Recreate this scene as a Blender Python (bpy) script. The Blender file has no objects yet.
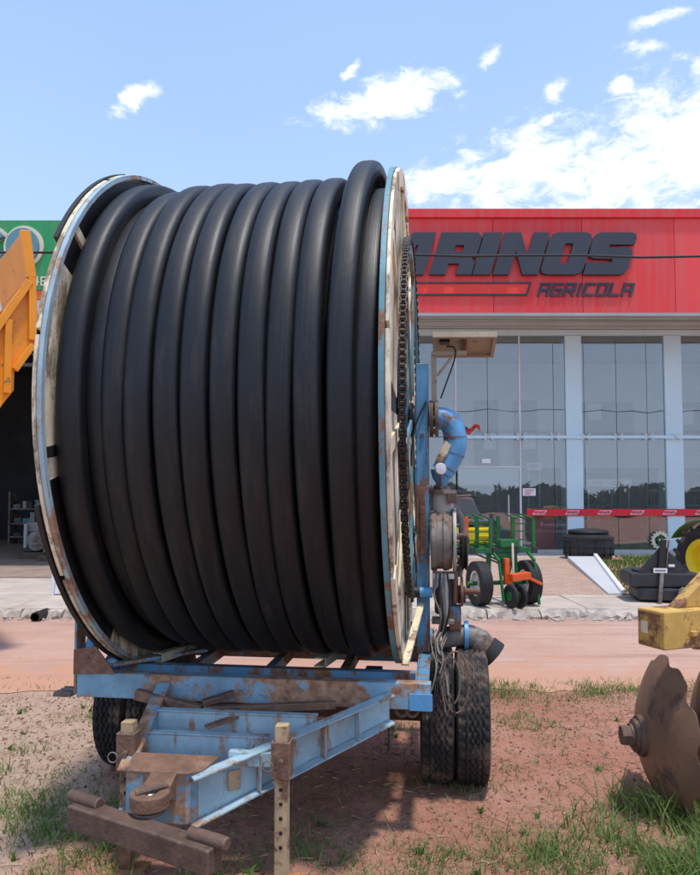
import bpy, math, random
import numpy as np
from mathutils import Vector, Matrix, noise

R = math.radians
rng = random.Random(11)
scene = bpy.context.scene
col = scene.collection

# ------------------------------------------------------------------ camera
cam = bpy.data.cameras.new('camera')
cam.sensor_fit = 'HORIZONTAL'; cam.sensor_width = 36.0; cam.lens = 36.0
cam.shift_y = 0.032
cam.clip_start = 0.05; cam.clip_end = 3000
camo = bpy.data.objects.new('camera', cam); col.objects.link(camo)
camo.location = (0, 0, 1.65)
camo.rotation_euler = (R(90) + math.atan(0.05), 0, 0)
scene.camera = camo
scene.render.resolution_x = 819; scene.render.resolution_y = 1024

# ------------------------------------------------------------------ light
SUN_EL = R(78); SUN_AZ = R(146)          # azimuth clockwise from +Y (seen from above)
sund = Vector((math.sin(SUN_AZ)*math.cos(SUN_EL), math.cos(SUN_AZ)*math.cos(SUN_EL), math.sin(SUN_EL)))
sl = bpy.data.lights.new('sun', 'SUN'); sl.energy = 2.7; sl.angle = R(4.0); sl.color = (1.0, 0.95, 0.88)
so = bpy.data.objects.new('sun', sl); col.objects.link(so)
so.rotation_euler = sund.to_track_quat('Z', 'Y').to_euler()
so.location = (0, 0, 30)

world = bpy.data.worlds.new('World'); scene.world = world; world.use_nodes = True
def build_world():
    nt = world.node_tree; N = nt.nodes; K = nt.links
    for n in list(N): N.remove(n)
    out = N.new('ShaderNodeOutputWorld'); bg = N.new('ShaderNodeBackground')
    sky = N.new('ShaderNodeTexSky'); sky.sky_type = 'NISHITA'; sky.sun_disc = False
    sky.sun_elevation = SUN_EL; sky.sun_rotation = SUN_AZ
    sky.air_density = 1.0; sky.dust_density = 1.6; sky.ozone_density = 1.4; sky.altitude = 300
    bg.inputs['Strength'].default_value = 0.14
    tc = N.new('ShaderNodeTexCoord')
    def math_(op, a, b=None, c=None, clamp=False):
        n = N.new('ShaderNodeMath'); n.operation = op; n.use_clamp = clamp
        for i, v in enumerate((a, b, c)):
            if v is None: continue
            if isinstance(v, (int, float)): n.inputs[i].default_value = v
            else: K.new(v, n.inputs[i])
        return n.outputs[0]
    sep = N.new('ShaderNodeSeparateXYZ'); K.new(tc.outputs['Generated'], sep.inputs[0])
    x, y, z = sep.outputs
    az = math_('ARCTAN2', x, y); el = math_('ARCSINE', z)
    # clouds: broken fields lying in the air, coordinates on a flat cloud layer
    zz = math_('ADD', math_('MAXIMUM', z, 0.0), 0.10)
    comb = N.new('ShaderNodeCombineXYZ')
    K.new(math_('DIVIDE', x, zz), comb.inputs[0]); K.new(math_('DIVIDE', y, zz), comb.inputs[1])
    nb = N.new('ShaderNodeTexNoise'); nb.inputs['Scale'].default_value = 0.75; nb.inputs['Detail'].default_value = 3
    K.new(comb.outputs[0], nb.inputs['Vector'])
    nf = N.new('ShaderNodeTexNoise'); nf.inputs['Scale'].default_value = 7.5; nf.inputs['Detail'].default_value = 9
    nf.inputs['Roughness'].default_value = 0.62; nf.inputs['Distortion'].default_value = 0.3
    mp = N.new('ShaderNodeMapping'); mp.inputs['Scale'].default_value = (1.0, 1.0, 1.9)
    K.new(tc.outputs['Generated'], mp.inputs[0]); K.new(mp.outputs[0], nf.inputs['Vector'])
    blobs = [  # azimuth, elevation, half widths (degrees), tilt: cumulus bank and wisps
        (20.8, 23.0, 12.0, 4.6, 0.18), (27.5, 25.0, 8.5, 6.0, 0.10), (14.0, 24.6, 8.0, 3.4, 0.20), (7.5, 24.2, 3.9, 1.7, 0.10), (30, 24, 8, 5, 0.1),
        (2.9, 30.0, 7.9, 1.7, 0.20), (-0.4, 29.3, 4.4, 1.0, 0.0), (-17.4, 29.1, 1.7, 1.0, 0.4), (23.9, 32.6, 2.7, 0.6, 0.0),
        (16.9, 29.6, 1.6, 1.0, 0.3), (23.9, 31.1, 2.3, 0.8, -0.1), (21.8, 29.2, 1.1, 0.6, 0.0), (11.7, 32.3, 1.7, 0.8, 0.4), (14.8, 27.3, 2.5, 1.0, 0.2),
        (0.0, 32.0, 1.3, 0.6, 0.5),
        (62, 20, 16, 6, 0), (100, 15, 20, 5, 0), (150, 22, 18, 7, 0), (-60, 22, 13, 5, 0), (-115, 16, 22, 5, 0), (-160, 26, 14, 6, 0)]
    acc = None
    for a0, e0, wa, we, t in blobs:
        da = math_('SUBTRACT', az, R(a0)); de = math_('SUBTRACT', el, R(e0))
        de2 = math_('SUBTRACT', de, math_('MULTIPLY', da, t))
        d = math_('ADD', math_('POWER', math_('DIVIDE', da, R(wa)), 2.0), math_('POWER', math_('DIVIDE', de2, R(we)), 2.0))
        v = math_('SUBTRACT', 1.0, math_('SQRT', d))
        v = math_('MAXIMUM', v, -0.6)
        acc = v if acc is None else math_('MAXIMUM', acc, v)
    n2 = N.new('ShaderNodeTexNoise'); n2.inputs['Scale'].default_value = 26; n2.inputs['Detail'].default_value = 9; n2.inputs['Roughness'].default_value = 0.66
    n2.inputs['Distortion'].default_value = 0.4
    K.new(mp.outputs[0], n2.inputs['Vector'])
    nn = math_('ADD', math_('MULTIPLY', math_('SUBTRACT', nf.outputs['Fac'], 0.5), 1.9), math_('MULTIPLY', math_('SUBTRACT', n2.outputs['Fac'], 0.5), 2.7))
    m = math_('ADD', math_('MULTIPLY', acc, 0.95), nn)
    m = math_('ADD', m, 0.02)
    mr = N.new('ShaderNodeMapRange'); mr.interpolation_type = 'SMOOTHSTEP'
    mr.inputs['From Min'].default_value = 0.0; mr.inputs['From Max'].default_value = 0.95
    K.new(m, mr.inputs['Value'])
    # thin veil of high haze
    veil = math_('MULTIPLY', math_('SUBTRACT', nb.outputs['Fac'], 0.30), 0.42, clamp=True)
    mixv = N.new('ShaderNodeMix'); mixv.data_type = 'RGBA'
    K.new(veil, mixv.inputs['Factor']); K.new(sky.outputs[0], mixv.inputs[6])
    mixv.inputs[7].default_value = (6.6, 7.3, 8.3, 1)
    hz = N.new('ShaderNodeMix'); hz.data_type = 'RGBA'; hz.inputs['Factor'].default_value = 0.6
    K.new(mixv.outputs[2], hz.inputs[6]); hz.inputs[7].default_value = (2.7, 4.35, 8.0, 1)
    mixc = N.new('ShaderNodeMix'); mixc.data_type = 'RGBA'
    pale = N.new('ShaderNodeMix'); pale.data_type = 'RGBA'
    K.new(math_('MULTIPLY', math_('POWER', math_('SUBTRACT', 1.0, math_('MAXIMUM', z, 0.0)), 3.0), 0.95), pale.inputs['Factor'])
    K.new(hz.outputs[2], pale.inputs[6]); pale.inputs[7].default_value = (5.3, 6.6, 8.6, 1)
    K.new(mr.outputs[0], mixc.inputs['Factor']); K.new(pale.outputs[2], mixc.inputs[6])
    cr = N.new('ShaderNodeMix'); cr.data_type = 'RGBA'
    K.new(math_('MULTIPLY_ADD', m, 0.45, 0.25, clamp=True), cr.inputs['Factor'])
    cr.inputs[6].default_value = (5.6, 6.2, 7.2, 1); cr.inputs[7].default_value = (8.6, 8.6, 8.7, 1)
    K.new(cr.outputs[2], mixc.inputs[7])
    K.new(mixc.outputs[2], bg.inputs['Color']); K.new(bg.outputs[0], out.inputs[0])
build_world()
scene.view_settings.view_transform = 'Standard'; scene.view_settings.look = 'None'
scene.view_settings.gamma = 1.0; scene.view_settings.use_curve_mapping = False
scene.view_settings.exposure = 0.24
scene.render.engine = 'CYCLES'
scene.cycles.max_bounces = 8; scene.cycles.transparent_max_bounces = 16

# ------------------------------------------------------------------ materials
def lin(r, g, b):
    f = lambda c: (c/255/12.92 if c/255 <= 0.04045 else ((c/255+0.055)/1.055)**2.4)
    return (f(r), f(g), f(b))
MATS = {}
def mat(name, c, rough=0.6, metal=0.0, var=0.18, scale=6.0, bump=0.15, bscale=60.0, rust=None, rcol=((0.16,0.07,0.035),(0.30,0.15,0.08)),
        dust=None, streak=False, spec=0.5, coat=0.0, edge=None, rain=0.0):
    if name in MATS: return MATS[name]
    m = bpy.data.materials.new(name); m.use_nodes = True
    nt = m.node_tree; N = nt.nodes; K = nt.links
    b = N['Principled BSDF']
    tc = N.new('ShaderNodeTexCoord'); oi = N.new('ShaderNodeObjectInfo')
    va = N.new('ShaderNodeVectorMath'); va.operation = 'ADD'
    mu = N.new('ShaderNodeMath'); mu.operation = 'MULTIPLY'; mu.inputs[1].default_value = 17.0
    K.new(oi.outputs['Random'], mu.inputs[0])
    K.new(tc.outputs['Object'], va.inputs[0]); K.new(mu.outputs[0], va.inputs[1])
    vec = va.outputs[0]
    def nz(s, d=6, r=0.6, v=vec):
        n = N.new('ShaderNodeTexNoise'); n.inputs['Scale'].default_value = s; n.inputs['Detail'].default_value = d
        n.inputs['Roughness'].default_value = r; K.new(v, n.inputs['Vector']); return n.outputs['Fac']
    def ramp(v, p0, p1):
        n = N.new('ShaderNodeMapRange'); n.inputs['From Min'].default_value = p0; n.inputs['From Max'].default_value = p1
        K.new(v, n.inputs['Value']); return n.outputs[0]
    def mix(f, a, bb):
        n = N.new('ShaderNodeMix'); n.data_type = 'RGBA'
        if isinstance(f, float): n.inputs['Factor'].default_value = f
        else: K.new(f, n.inputs['Factor'])
        for i, q in ((6, a), (7, bb)):
            if isinstance(q, tuple): n.inputs[i].default_value = (*q[:3], 1)
            else: K.new(q, n.inputs[i])
        return n.outputs[2]
    lo = tuple(max(0, k*(1-var)) for k in c); hi = tuple(min(1, k*(1+var)) for k in c)
    colr = mix(ramp(nz(scale), 0.3, 0.7), lo, hi)
    fine = nz(bscale, 4)
    rr = None
    if dust:
        colr = mix(ramp(nz(scale*0.6, 8, 0.7), 1-dust-0.1, 1-dust+0.25), colr, (0.36, 0.25, 0.18))
    if rust:
        v2 = vec
        if streak:
            mp = N.new('ShaderNodeMapping'); mp.inputs['Scale'].default_value = (1.6, 1.6, 0.45); K.new(vec, mp.inputs[0]); v2 = mp.outputs[0]
        a = nz(4.5, 10, 0.68, v2)
        ad = N.new('ShaderNodeMath'); ad.operation = 'MULTIPLY_ADD'; ad.inputs[1].default_value = 0.12
        K.new(nz(55, 5, 0.7), ad.inputs[0]); K.new(a, ad.inputs[2])
        th = 0.56 + (0.5-rust)*0.34
        rr = ramp(ad.outputs[0], th-0.02, th+0.045)
        rc = mix(ramp(nz(22, 6), 0.35, 0.65), rcol[0], rcol[1])
        colr = mix(rr, colr, rc)
    if edge:
        bv = N.new('ShaderNodeBevel'); bv.samples = 4; bv.inputs['Radius'].default_value = 0.012
        ge = N.new('ShaderNodeNewGeometry'); dt = N.new('ShaderNodeVectorMath'); dt.operation = 'DOT_PRODUCT'
        K.new(bv.outputs[0], dt.inputs[0]); K.new(ge.outputs['Normal'], dt.inputs[1])
        e1_ = N.new('ShaderNodeMath'); e1_.operation = 'MULTIPLY_ADD'; e1_.inputs[1].default_value = -3.2; e1_.inputs[2].default_value = 3.2; K.new(dt.outputs['Value'], e1_.inputs[0])
        e2_ = N.new('ShaderNodeMath'); e2_.operation = 'MULTIPLY'; e2_.use_clamp = True; K.new(e1_.outputs[0], e2_.inputs[0]); K.new(ramp(nz(14, 6), 0.36, 0.58), e2_.inputs[1])
        colr = mix(e2_.outputs[0], colr, edge)
    if rain:
        mp2 = N.new('ShaderNodeMapping'); mp2.inputs['Scale'].default_value = (5.0, 5.0, 0.35); K.new(vec, mp2.inputs[0])
        rn = N.new('ShaderNodeMath'); rn.operation = 'MULTIPLY'; rn.inputs[1].default_value = rain; K.new(ramp(nz(1.6, 8, 0.7, mp2.outputs[0]), 0.42, 0.72), rn.inputs[0])
        colr = mix(rn.outputs[0], colr, tuple(0.45*q_ + 0.55*w_ for q_, w_ in zip(c, (0.30, 0.22, 0.19))))
    K.new(colr, b.inputs['Base Color'])
    rg = N.new('ShaderNodeMapRange'); rg.inputs['To Min'].default_value = max(0, rough-0.1); rg.inputs['To Max'].default_value = min(1, rough+0.12)
    K.new(fine, rg.inputs['Value'])
    if rr is not None:
        mx = N.new('ShaderNodeMath'); mx.operation = 'MAXIMUM'; m2 = N.new('ShaderNodeMath'); m2.operation = 'MULTIPLY'; m2.inputs[1].default_value = 0.88
        K.new(rr, m2.inputs[0]); K.new(m2.outputs[0], mx.inputs[0]); K.new(rg.outputs[0], mx.inputs[1]); K.new(mx.outputs[0], b.inputs['Roughness'])
    else: K.new(rg.outputs[0], b.inputs['Roughness'])
    b.inputs['Metallic'].default_value = metal
    b.inputs['Specular IOR Level'].default_value = spec
    if coat: b.inputs['Coat Weight'].default_value = coat
    if bump:
        bp = N.new('ShaderNodeBump'); bp.inputs['Strength'].default_value = bump; bp.inputs['Distance'].default_value = 0.01
        K.new(fine, bp.inputs['Height']); K.new(bp.outputs[0], b.inputs['Normal'])
    MATS[name] = m
    return m

BLUE = lin(62, 128, 186)
mat('blue_paint', lin(88, 146, 182), 0.5, rust=0.44, streak=True, var=0.25, edge=(0.20, 0.105, 0.06))
mat('blue_rusty', lin(122, 162, 182), 0.6, rust=0.57, var=0.3, rcol=((0.22,0.11,0.06),(0.48,0.29,0.17)), edge=(0.20, 0.105, 0.06))
mat('blue_clean', lin(92, 160, 208), 0.42, rust=0.10, var=0.15)
mat('pale_blue', lin(160, 188, 197), 0.55, rust=0.42, rcol=((0.25,0.135,0.08),(0.50,0.33,0.21)), streak=True, var=0.2, edge=(0.20, 0.105, 0.06))
mat('teal_paint', lin(92, 145, 158), 0.5, rust=0.34, var=0.2, edge=(0.20, 0.105, 0.06))
mat('cream_paint', lin(226, 212, 178), 0.65, rust=0.36, var=0.2, rcol=((0.16,0.10,0.06),(0.34,0.24,0.15)), edge=(0.20, 0.105, 0.06))
mat('cream_wood', lin(228, 216, 186), 0.75, rust=0.40, var=0.25, streak=True, rcol=((0.22,0.16,0.10),(0.42,0.33,0.22)))
mat('beige_steel', lin(190, 165, 128), 0.7, rust=0.45, var=0.25, edge=(0.20, 0.105, 0.06))
mat('rust', (0.20, 0.105, 0.065), 0.85, var=0.45, scale=9, bump=0.5, rust=0.4, rcol=((0.09,0.05,0.035),(0.30,0.17,0.11)), edge=(0.34, 0.24, 0.18))
mat('dark_rust', (0.115, 0.066, 0.046), 0.75, var=0.4, scale=7, bump=0.35, rust=0.4, rcol=((0.05,0.032,0.026),(0.17,0.095,0.06)), edge=(0.34, 0.24, 0.18))
mat('panel_beige', lin(172, 158, 136), 0.65, rust=0.26, var=0.12, rcol=((0.22,0.14,0.09),(0.38,0.28,0.19)))
mat('grey_iron', (0.24, 0.215, 0.195), 0.6, var=0.35, rust=0.50, rcol=((0.10,0.07,0.055),(0.24,0.17,0.13)), bump=0.3)
mat('grey_paint', (0.42, 0.41, 0.38), 0.55, rust=0.30)
mat('white_paint', (0.74, 0.74, 0.72), 0.45, var=0.06, rust=0.18)
mat('grease_black', (0.018, 0.016, 0.015), 0.55, var=0.4, bump=0.3)
mat('chain_steel', (0.045, 0.034, 0.028), 0.5, metal=0.3, var=0.5, scale=30)
mat('black_rubber', (0.022, 0.021, 0.021), 0.72, var=0.3, scale=12, dust=0.30)
mat('tyre_rubber', (0.024, 0.022, 0.022), 0.85, var=0.3, scale=9, dust=0.40, bump=0.3)
mat('tyre_clean', (0.02, 0.02, 0.021), 0.75, var=0.3, dust=0.25)
mat('cable_black', (0.02, 0.02, 0.02), 0.5, bump=0)
mat('cable_tan', (0.20, 0.17, 0.135), 0.7, bump=0)
mat('red_cloth', (0.72, 0.07, 0.05), 0.8, var=0.1)
mat('steel_bright', (0.62, 0.62, 0.62), 0.3, metal=0.9, var=0.1)
mat('yellow_old', lin(204, 164, 84), 0.65, rust=0.48, var=0.2, edge=(0.20, 0.105, 0.06))
mat('orange_paint', lin(240, 150, 22), 0.38, var=0.1, rust=0.16, scale=3)
mat('planter_green', lin(24, 104, 52), 0.45, var=0.15, dust=0.24)
mat('planter_orange', lin(226, 92, 30), 0.45, var=0.12, dust=0.24)
mat('tank_yellow', lin(236, 205, 22), 0.4, var=0.06, dust=0.24)
mat('tractor_green', lin(46, 128, 48), 0.35, var=0.1, dust=0.22)
mat('tractor_yellow', lin(238, 205, 30), 0.4, var=0.08, dust=0.2)
mat('seat_grey', (0.10, 0.10, 0.105), 0.6)
mat('black_plastic', (0.016, 0.017, 0.019), 0.42, var=0.2, dust=0.16)
mat('implement_black', (0.030, 0.032, 0.036), 0.5, var=0.25, dust=0.25)
mat('letter_dark', lin(52, 60, 70), 0.6, var=0.12, scale=1.5, bump=0.05)
mat('sign_red_a', lin(228, 58, 56), 0.5, var=0.05, scale=0.8, bump=0.03, dust=0.10, rain=0.62)
mat('sign_red_b', lin(220, 46, 48), 0.5, var=0.05, scale=0.8, bump=0.03, dust=0.08, rain=0.62)
mat('sign_red_c', lin(234, 70, 68), 0.5, var=0.06, scale=0.8, bump=0.03, dust=0.12, rain=0.62)
mat('stripe_red', lin(238, 58, 44), 0.5, var=0.04, bump=0.02)
mat('soffit_grey', (0.50, 0.50, 0.48), 0.7, var=0.1, scale=1, rain=0.62)
mat('trim_grey', (0.36, 0.37, 0.37), 0.6, var=0.1, scale=1)
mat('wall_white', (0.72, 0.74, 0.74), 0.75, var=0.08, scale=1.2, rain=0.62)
mat('pillar_white', (0.60, 0.78, 0.84), 0.6, var=0.05, scale=1, rain=0.15)
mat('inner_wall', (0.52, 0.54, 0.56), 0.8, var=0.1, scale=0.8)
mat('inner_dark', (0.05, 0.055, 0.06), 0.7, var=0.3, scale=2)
mat('floor_tile', (0.30, 0.30, 0.29), 0.35, var=0.1, scale=2)
mat('green_sign', lin(30, 150, 84), 0.5, var=0.06, scale=0.7, bump=0.03, rain=0.62)
mat('letter_teal', lin(96, 140, 150), 0.5, var=0.1, bump=0.03)
mat('letter_cream', lin(222, 214, 190), 0.6, var=0.08, bump=0.03)
mat('orange_band', lin(216, 110, 50), 0.6, var=0.1, bump=0.03)
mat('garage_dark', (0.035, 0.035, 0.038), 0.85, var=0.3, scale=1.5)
mat('garage_floor', (0.30, 0.22, 0.17), 0.8, var=0.25, scale=2)
mat('red_metal', lin(190, 30, 34), 0.45, var=0.08)
mat('band_red', lin(222, 40, 48), 0.4, var=0.04, bump=0)
mat('white_plate', (0.80, 0.80, 0.80), 0.5, var=0.03, bump=0)
mat('print_red', lin(200, 30, 40), 0.6, var=0.02, bump=0)
mat('print_dark', (0.05, 0.05, 0.055), 0.6, var=0.05, bump=0)
mat('wood_stake', lin(170, 120, 82), 0.8, var=0.3, scale=14)
mat('disc_steel', (0.23, 0.135, 0.085), 0.5, metal=0.2, var=0.3, scale=3, bump=0.15, rust=0.30, rcol=((0.10,0.065,0.05),(0.20,0.12,0.085)))
mat('concrete', (0.50, 0.42, 0.35), 0.9, var=0.2, scale=2.0, bump=0.4, bscale=40, dust=0.35)
mat('kerb_stone', (0.46, 0.40, 0.34), 0.9, var=0.35, scale=7, bump=0.6, bscale=30, dust=0.4)
mat('wing_wall', (0.52, 0.53, 0.54), 0.8, var=0.06, scale=2)
mat('clod', (0.25, 0.13, 0.09), 0.95, var=0.4, scale=14, bump=0.5)
mat('pole_concrete', (0.4, 0.39, 0.37), 0.9)
mat('leaf_far', (0.045, 0.075, 0.03), 0.8, var=0.4, scale=2)

def glass_mat(name, tint, refl):
    m = bpy.data.materials.new(name); m.use_nodes = True
    nt = m.node_tree; N = nt.nodes; K = nt.links
    N.remove(N['Principled BSDF'])
    t = N.new('ShaderNodeBsdfTransparent'); t.inputs[0].default_value = (*tint, 1)
    g = N.new('ShaderNodeBsdfGlossy'); g.inputs['Roughness'].default_value = 0.0; g.inputs['Color'].default_value = (0.97, 0.94, 0.90, 1)
    lw = N.new('ShaderNodeLayerWeight'); lw.inputs['Blend'].default_value = 0.25
    ad = N.new('ShaderNodeMath'); ad.operation = 'MULTIPLY_ADD'; ad.inputs[1].default_value = 0.7; ad.inputs[2].default_value = refl; ad.use_clamp = True
    K.new(lw.outputs['Fresnel'], ad.inputs[0])
    tc = N.new('ShaderNodeTexCoord'); nz = N.new('ShaderNodeTexNoise'); nz.inputs['Scale'].default_value = 0.9; nz.inputs['Detail'].default_value = 1
    K.new(tc.outputs['Object'], nz.inputs['Vector'])
    bp = N.new('ShaderNodeBump'); bp.inputs['Strength'].default_value = 0.03; bp.inputs['Distance'].default_value = 0.2
    K.new(nz.outputs['Fac'], bp.inputs['Height']); K.new(bp.outputs[0], g.inputs['Normal'])
    mx = N.new('ShaderNodeMixShader'); K.new(ad.outputs[0], mx.inputs[0]); K.new(t.outputs[0], mx.inputs[1]); K.new(g.outputs[0], mx.inputs[2])
    df = N.new('ShaderNodeBsdfDiffuse'); df.inputs[0].default_value = (0.60, 0.61, 0.61, 1); m3 = N.new('ShaderNodeMixShader'); m3.inputs[0].default_value = 0.07
    K.new(mx.outputs[0], m3.inputs[1]); K.new(df.outputs[0], m3.inputs[2])
    K.new(m3.outputs[0], N['Material Output'].inputs[0])
    MATS[name] = m
glass_mat('facade_glass', (0.86, 0.91, 0.92), 0.14)

def hose_mat():
    m = bpy.data.materials.new('hose_black'); m.use_nodes = True
    nt = m.node_tree; N = nt.nodes; K = nt.links; b = N['Principled BSDF']
    uv = N.new('ShaderNodeUVMap'); uv.uv_map = 'UVMap'
    def nz(sx, sy, d, src=None):
        mp = N.new('ShaderNodeMapping'); mp.inputs['Scale'].default_value = (sx, sy, 1); K.new(uv.outputs[0], mp.inputs[0])
        n = N.new('ShaderNodeTexNoise'); n.inputs['Scale'].default_value = 1.0; n.inputs['Detail'].default_value = d; n.inputs['Roughness'].default_value = 0.65
        K.new(mp.outputs[0], n.inputs['Vector']); return n.outputs['Fac']
    sc = nz(1.2, 55, 6); pat = nz(2.5, 5, 8); bend = nz(14, 9, 3)
    def rmp(v, a, bb, t0, t1):
        n = N.new('ShaderNodeMapRange'); n.inputs[1].default_value = a; n.inputs[2].default_value = bb; n.inputs[3].default_value = t0; n.inputs[4].default_value = t1
        K.new(v, n.inputs[0]); return n.outputs[0]
    mx = N.new('ShaderNodeMix'); mx.data_type = 'RGBA'; K.new(rmp(sc, 0.45, 0.75, 0, 1), mx.inputs[0])
    mx.inputs[6].default_value = (0.0052, 0.0068, 0.0095, 1); mx.inputs[7].default_value = (0.0135, 0.0150, 0.0180, 1)
    m2 = N.new('ShaderNodeMix'); m2.data_type = 'RGBA'; K.new(rmp(pat, 0.50, 0.80, 0, 0.85), m2.inputs[0])
    K.new(mx.outputs[2], m2.inputs[6]); m2.inputs[7].default_value = (0.042, 0.036, 0.032, 1)
    K.new(m2.outputs[2], b.inputs['Base Color'])
    K.new(rmp(sc, 0.3, 0.7, 0.42, 0.58), b.inputs['Roughness'])
    b.inputs['Specular IOR Level'].default_value = 0.42
    bp = N.new('ShaderNodeBump'); bp.inputs['Strength'].default_value = 0.12; bp.inputs['Distance'].default_value = 0.004
    K.new(sc, bp.inputs['Height'])
    bp2 = N.new('ShaderNodeBump'); bp2.inputs['Strength'].default_value = 0.10; bp2.inputs['Distance'].default_value = 0.012
    K.new(bend, bp2.inputs['Height']); K.new(bp.outputs[0], bp2.inputs['Normal']); K.new(bp2.outputs[0], b.inputs['Normal'])
    MATS['hose_black'] = m
hose_mat()

def soil_mat(name, road=False):
    m = bpy.data.materials.new(name); m.use_nodes = True
    nt = m.node_tree; N = nt.nodes; K = nt.links; b = N['Principled BSDF']
    tc = N.new('ShaderNodeTexCoord')
    def nz(s, d=8, r=0.62, sc=(1, 1, 1)):
        mp = N.new('ShaderNodeMapping'); mp.inputs['Scale'].default_value = sc; K.new(tc.outputs['Object'], mp.inputs[0])
        n = N.new('ShaderNodeTexNoise'); n.inputs['Scale'].default_value = s; n.inputs['Detail'].default_value = d; n.inputs['Roughness'].default_value = r
        K.new(mp.outputs[0], n.inputs['Vector']); return n.outputs['Fac']
    def rmp(v, a, bb, t0=0, t1=1):
        n = N.new('ShaderNodeMapRange'); n.inputs[1].default_value = a; n.inputs[2].default_value = bb; n.inputs[3].default_value = t0; n.inputs[4].default_value = t1
        K.new(v, n.inputs[0]); return n.outputs[0]
    def mix(f, a, bb):
        n = N.new('ShaderNodeMix'); n.data_type = 'RGBA'; K.new(f, n.inputs[0])
        for i, q in ((6, a), (7, bb)):
            if isinstance(q, tuple): n.inputs[i].default_value = (*q, 1)
            else: K.new(q, n.inputs[i])
        return n.outputs[2]
    if road:
        c = mix(rmp(nz(0.8), 0.35, 0.65), (0.47, 0.285, 0.215), (0.54, 0.36, 0.285))
        c = mix(rmp(nz(3, 8, 0.6, (0.15, 1, 1)), 0.5, 0.75, 0, 0.6), c, (0.46, 0.25, 0.16))
        c = mix(rmp(nz(2.2, 9, 0.65, (0.12, 1.6, 1)), 0.52, 0.66, 0, 0.7), c, (0.36, 0.205, 0.145))
        c = mix(rmp(nz(60, 3), 0.55, 0.75, 0, 0.6), c, (0.30, 0.18, 0.14))
        sp = N.new('ShaderNodeSeparateXYZ'); K.new(tc.outputs['Object'], sp.inputs[0])
        ma = N.new('ShaderNodeMath'); ma.operation = 'MULTIPLY_ADD'; K.new(nz(2.6, 8, 0.65), ma.inputs[0]); ma.inputs[1].default_value = 1.5; K.new(rmp(sp.outputs[1], 5.9, 7.6, 0.25, -0.55), ma.inputs[2])
        c = mix(rmp(ma.outputs[0], 0.45, 0.75, 0, 0.9), c, (0.53, 0.285, 0.185))
    else:
        c = mix(rmp(nz(1.1), 0.35, 0.65), (0.45, 0.195, 0.130), (0.55, 0.29, 0.205))
        # pale washed sand, most of it on the low left side of the lot
        sx = N.new('ShaderNodeSeparateXYZ'); K.new(tc.outputs['Object'], sx.inputs[0])
        side = rmp(sx.outputs[0], -1.0, -1.75)
        ml = N.new('ShaderNodeMath'); ml.operation = 'MULTIPLY_ADD'; K.new(nz(1.7, 6), ml.inputs[0]); ml.inputs[1].default_value = 0.9; 
        ad = N.new('ShaderNodeMath'); ad.operation = 'MULTIPLY'; K.new(side, ad.inputs[0]); ad.inputs[1].default_value = 0.42; K.new(ad.outputs[0], ml.inputs[2])
        c = mix(rmp(ml.outputs[0], 0.58, 0.82, 0, 0.9), c, (0.58, 0.42, 0.31))
        c = mix(rmp(nz(7, 8, 0.7), 0.52, 0.72, 0, 0.6), c, (0.27, 0.125, 0.08))
        c = mix(rmp(nz(38, 5, 0.7), 0.52, 0.70, 0, 0.55), c, (0.20, 0.095, 0.06))
        c = mix(rmp(nz(150, 3, 0.7), 0.56, 0.72, 0, 0.45), c, (0.15, 0.07, 0.05))
        c = mix(rmp(nz(90, 3, 0.7), 0.62, 0.75, 0, 0.6), c, (0.52, 0.40, 0.31))
    K.new(c, b.inputs['Base Color']); b.inputs['Roughness'].default_value = 0.95; b.inputs['Specular IOR Level'].default_value = 0.15
    b1 = N.new('ShaderNodeBump'); b1.inputs['Strength'].default_value = 0.25 if road else 0.9; b1.inputs['Distance'].default_value = 0.02
    K.new(nz(45, 6, 0.7), b1.inputs['Height'])
    b2 = N.new('ShaderNodeBump'); b2.inputs['Strength'].default_value = 0.2 if road else 0.8; b2.inputs['Distance'].default_value = 0.05
    K.new(nz(9, 6), b2.inputs['Height']); K.new(b1.outputs[0], b2.inputs['Normal']); K.new(b2.outputs[0], b.inputs['Normal'])
    MATS[name] = m
soil_mat('red_soil'); soil_mat('packed_road', True)

def brick_mat():
    m = bpy.data.materials.new('ramp_paver'); m.use_nodes = True
    nt = m.node_tree; N = nt.nodes; K = nt.links; b = N['Principled BSDF']
    tc = N.new('ShaderNodeTexCoord'); br = N.new('ShaderNodeTexBrick')
    br.inputs['Scale'].default_value = 1.0; br.inputs['Brick Width'].default_value = 0.24; br.inputs['Row Height'].default_value = 0.12
    br.inputs['Mortar Size'].default_value = 0.006
    br.inputs['Color1'].default_value = (0.40, 0.27, 0.20, 1); br.inputs['Color2'].default_value = (0.46, 0.32, 0.245, 1); br.inputs['Mortar'].default_value = (0.30, 0.20, 0.155, 1)
    K.new(tc.outputs['Object'], br.inputs['Vector']); K.new(br.outputs['Color'], b.inputs['Base Color']); b.inputs['Roughness'].default_value = 0.9
    MATS['ramp_paver'] = m
brick_mat()

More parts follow.
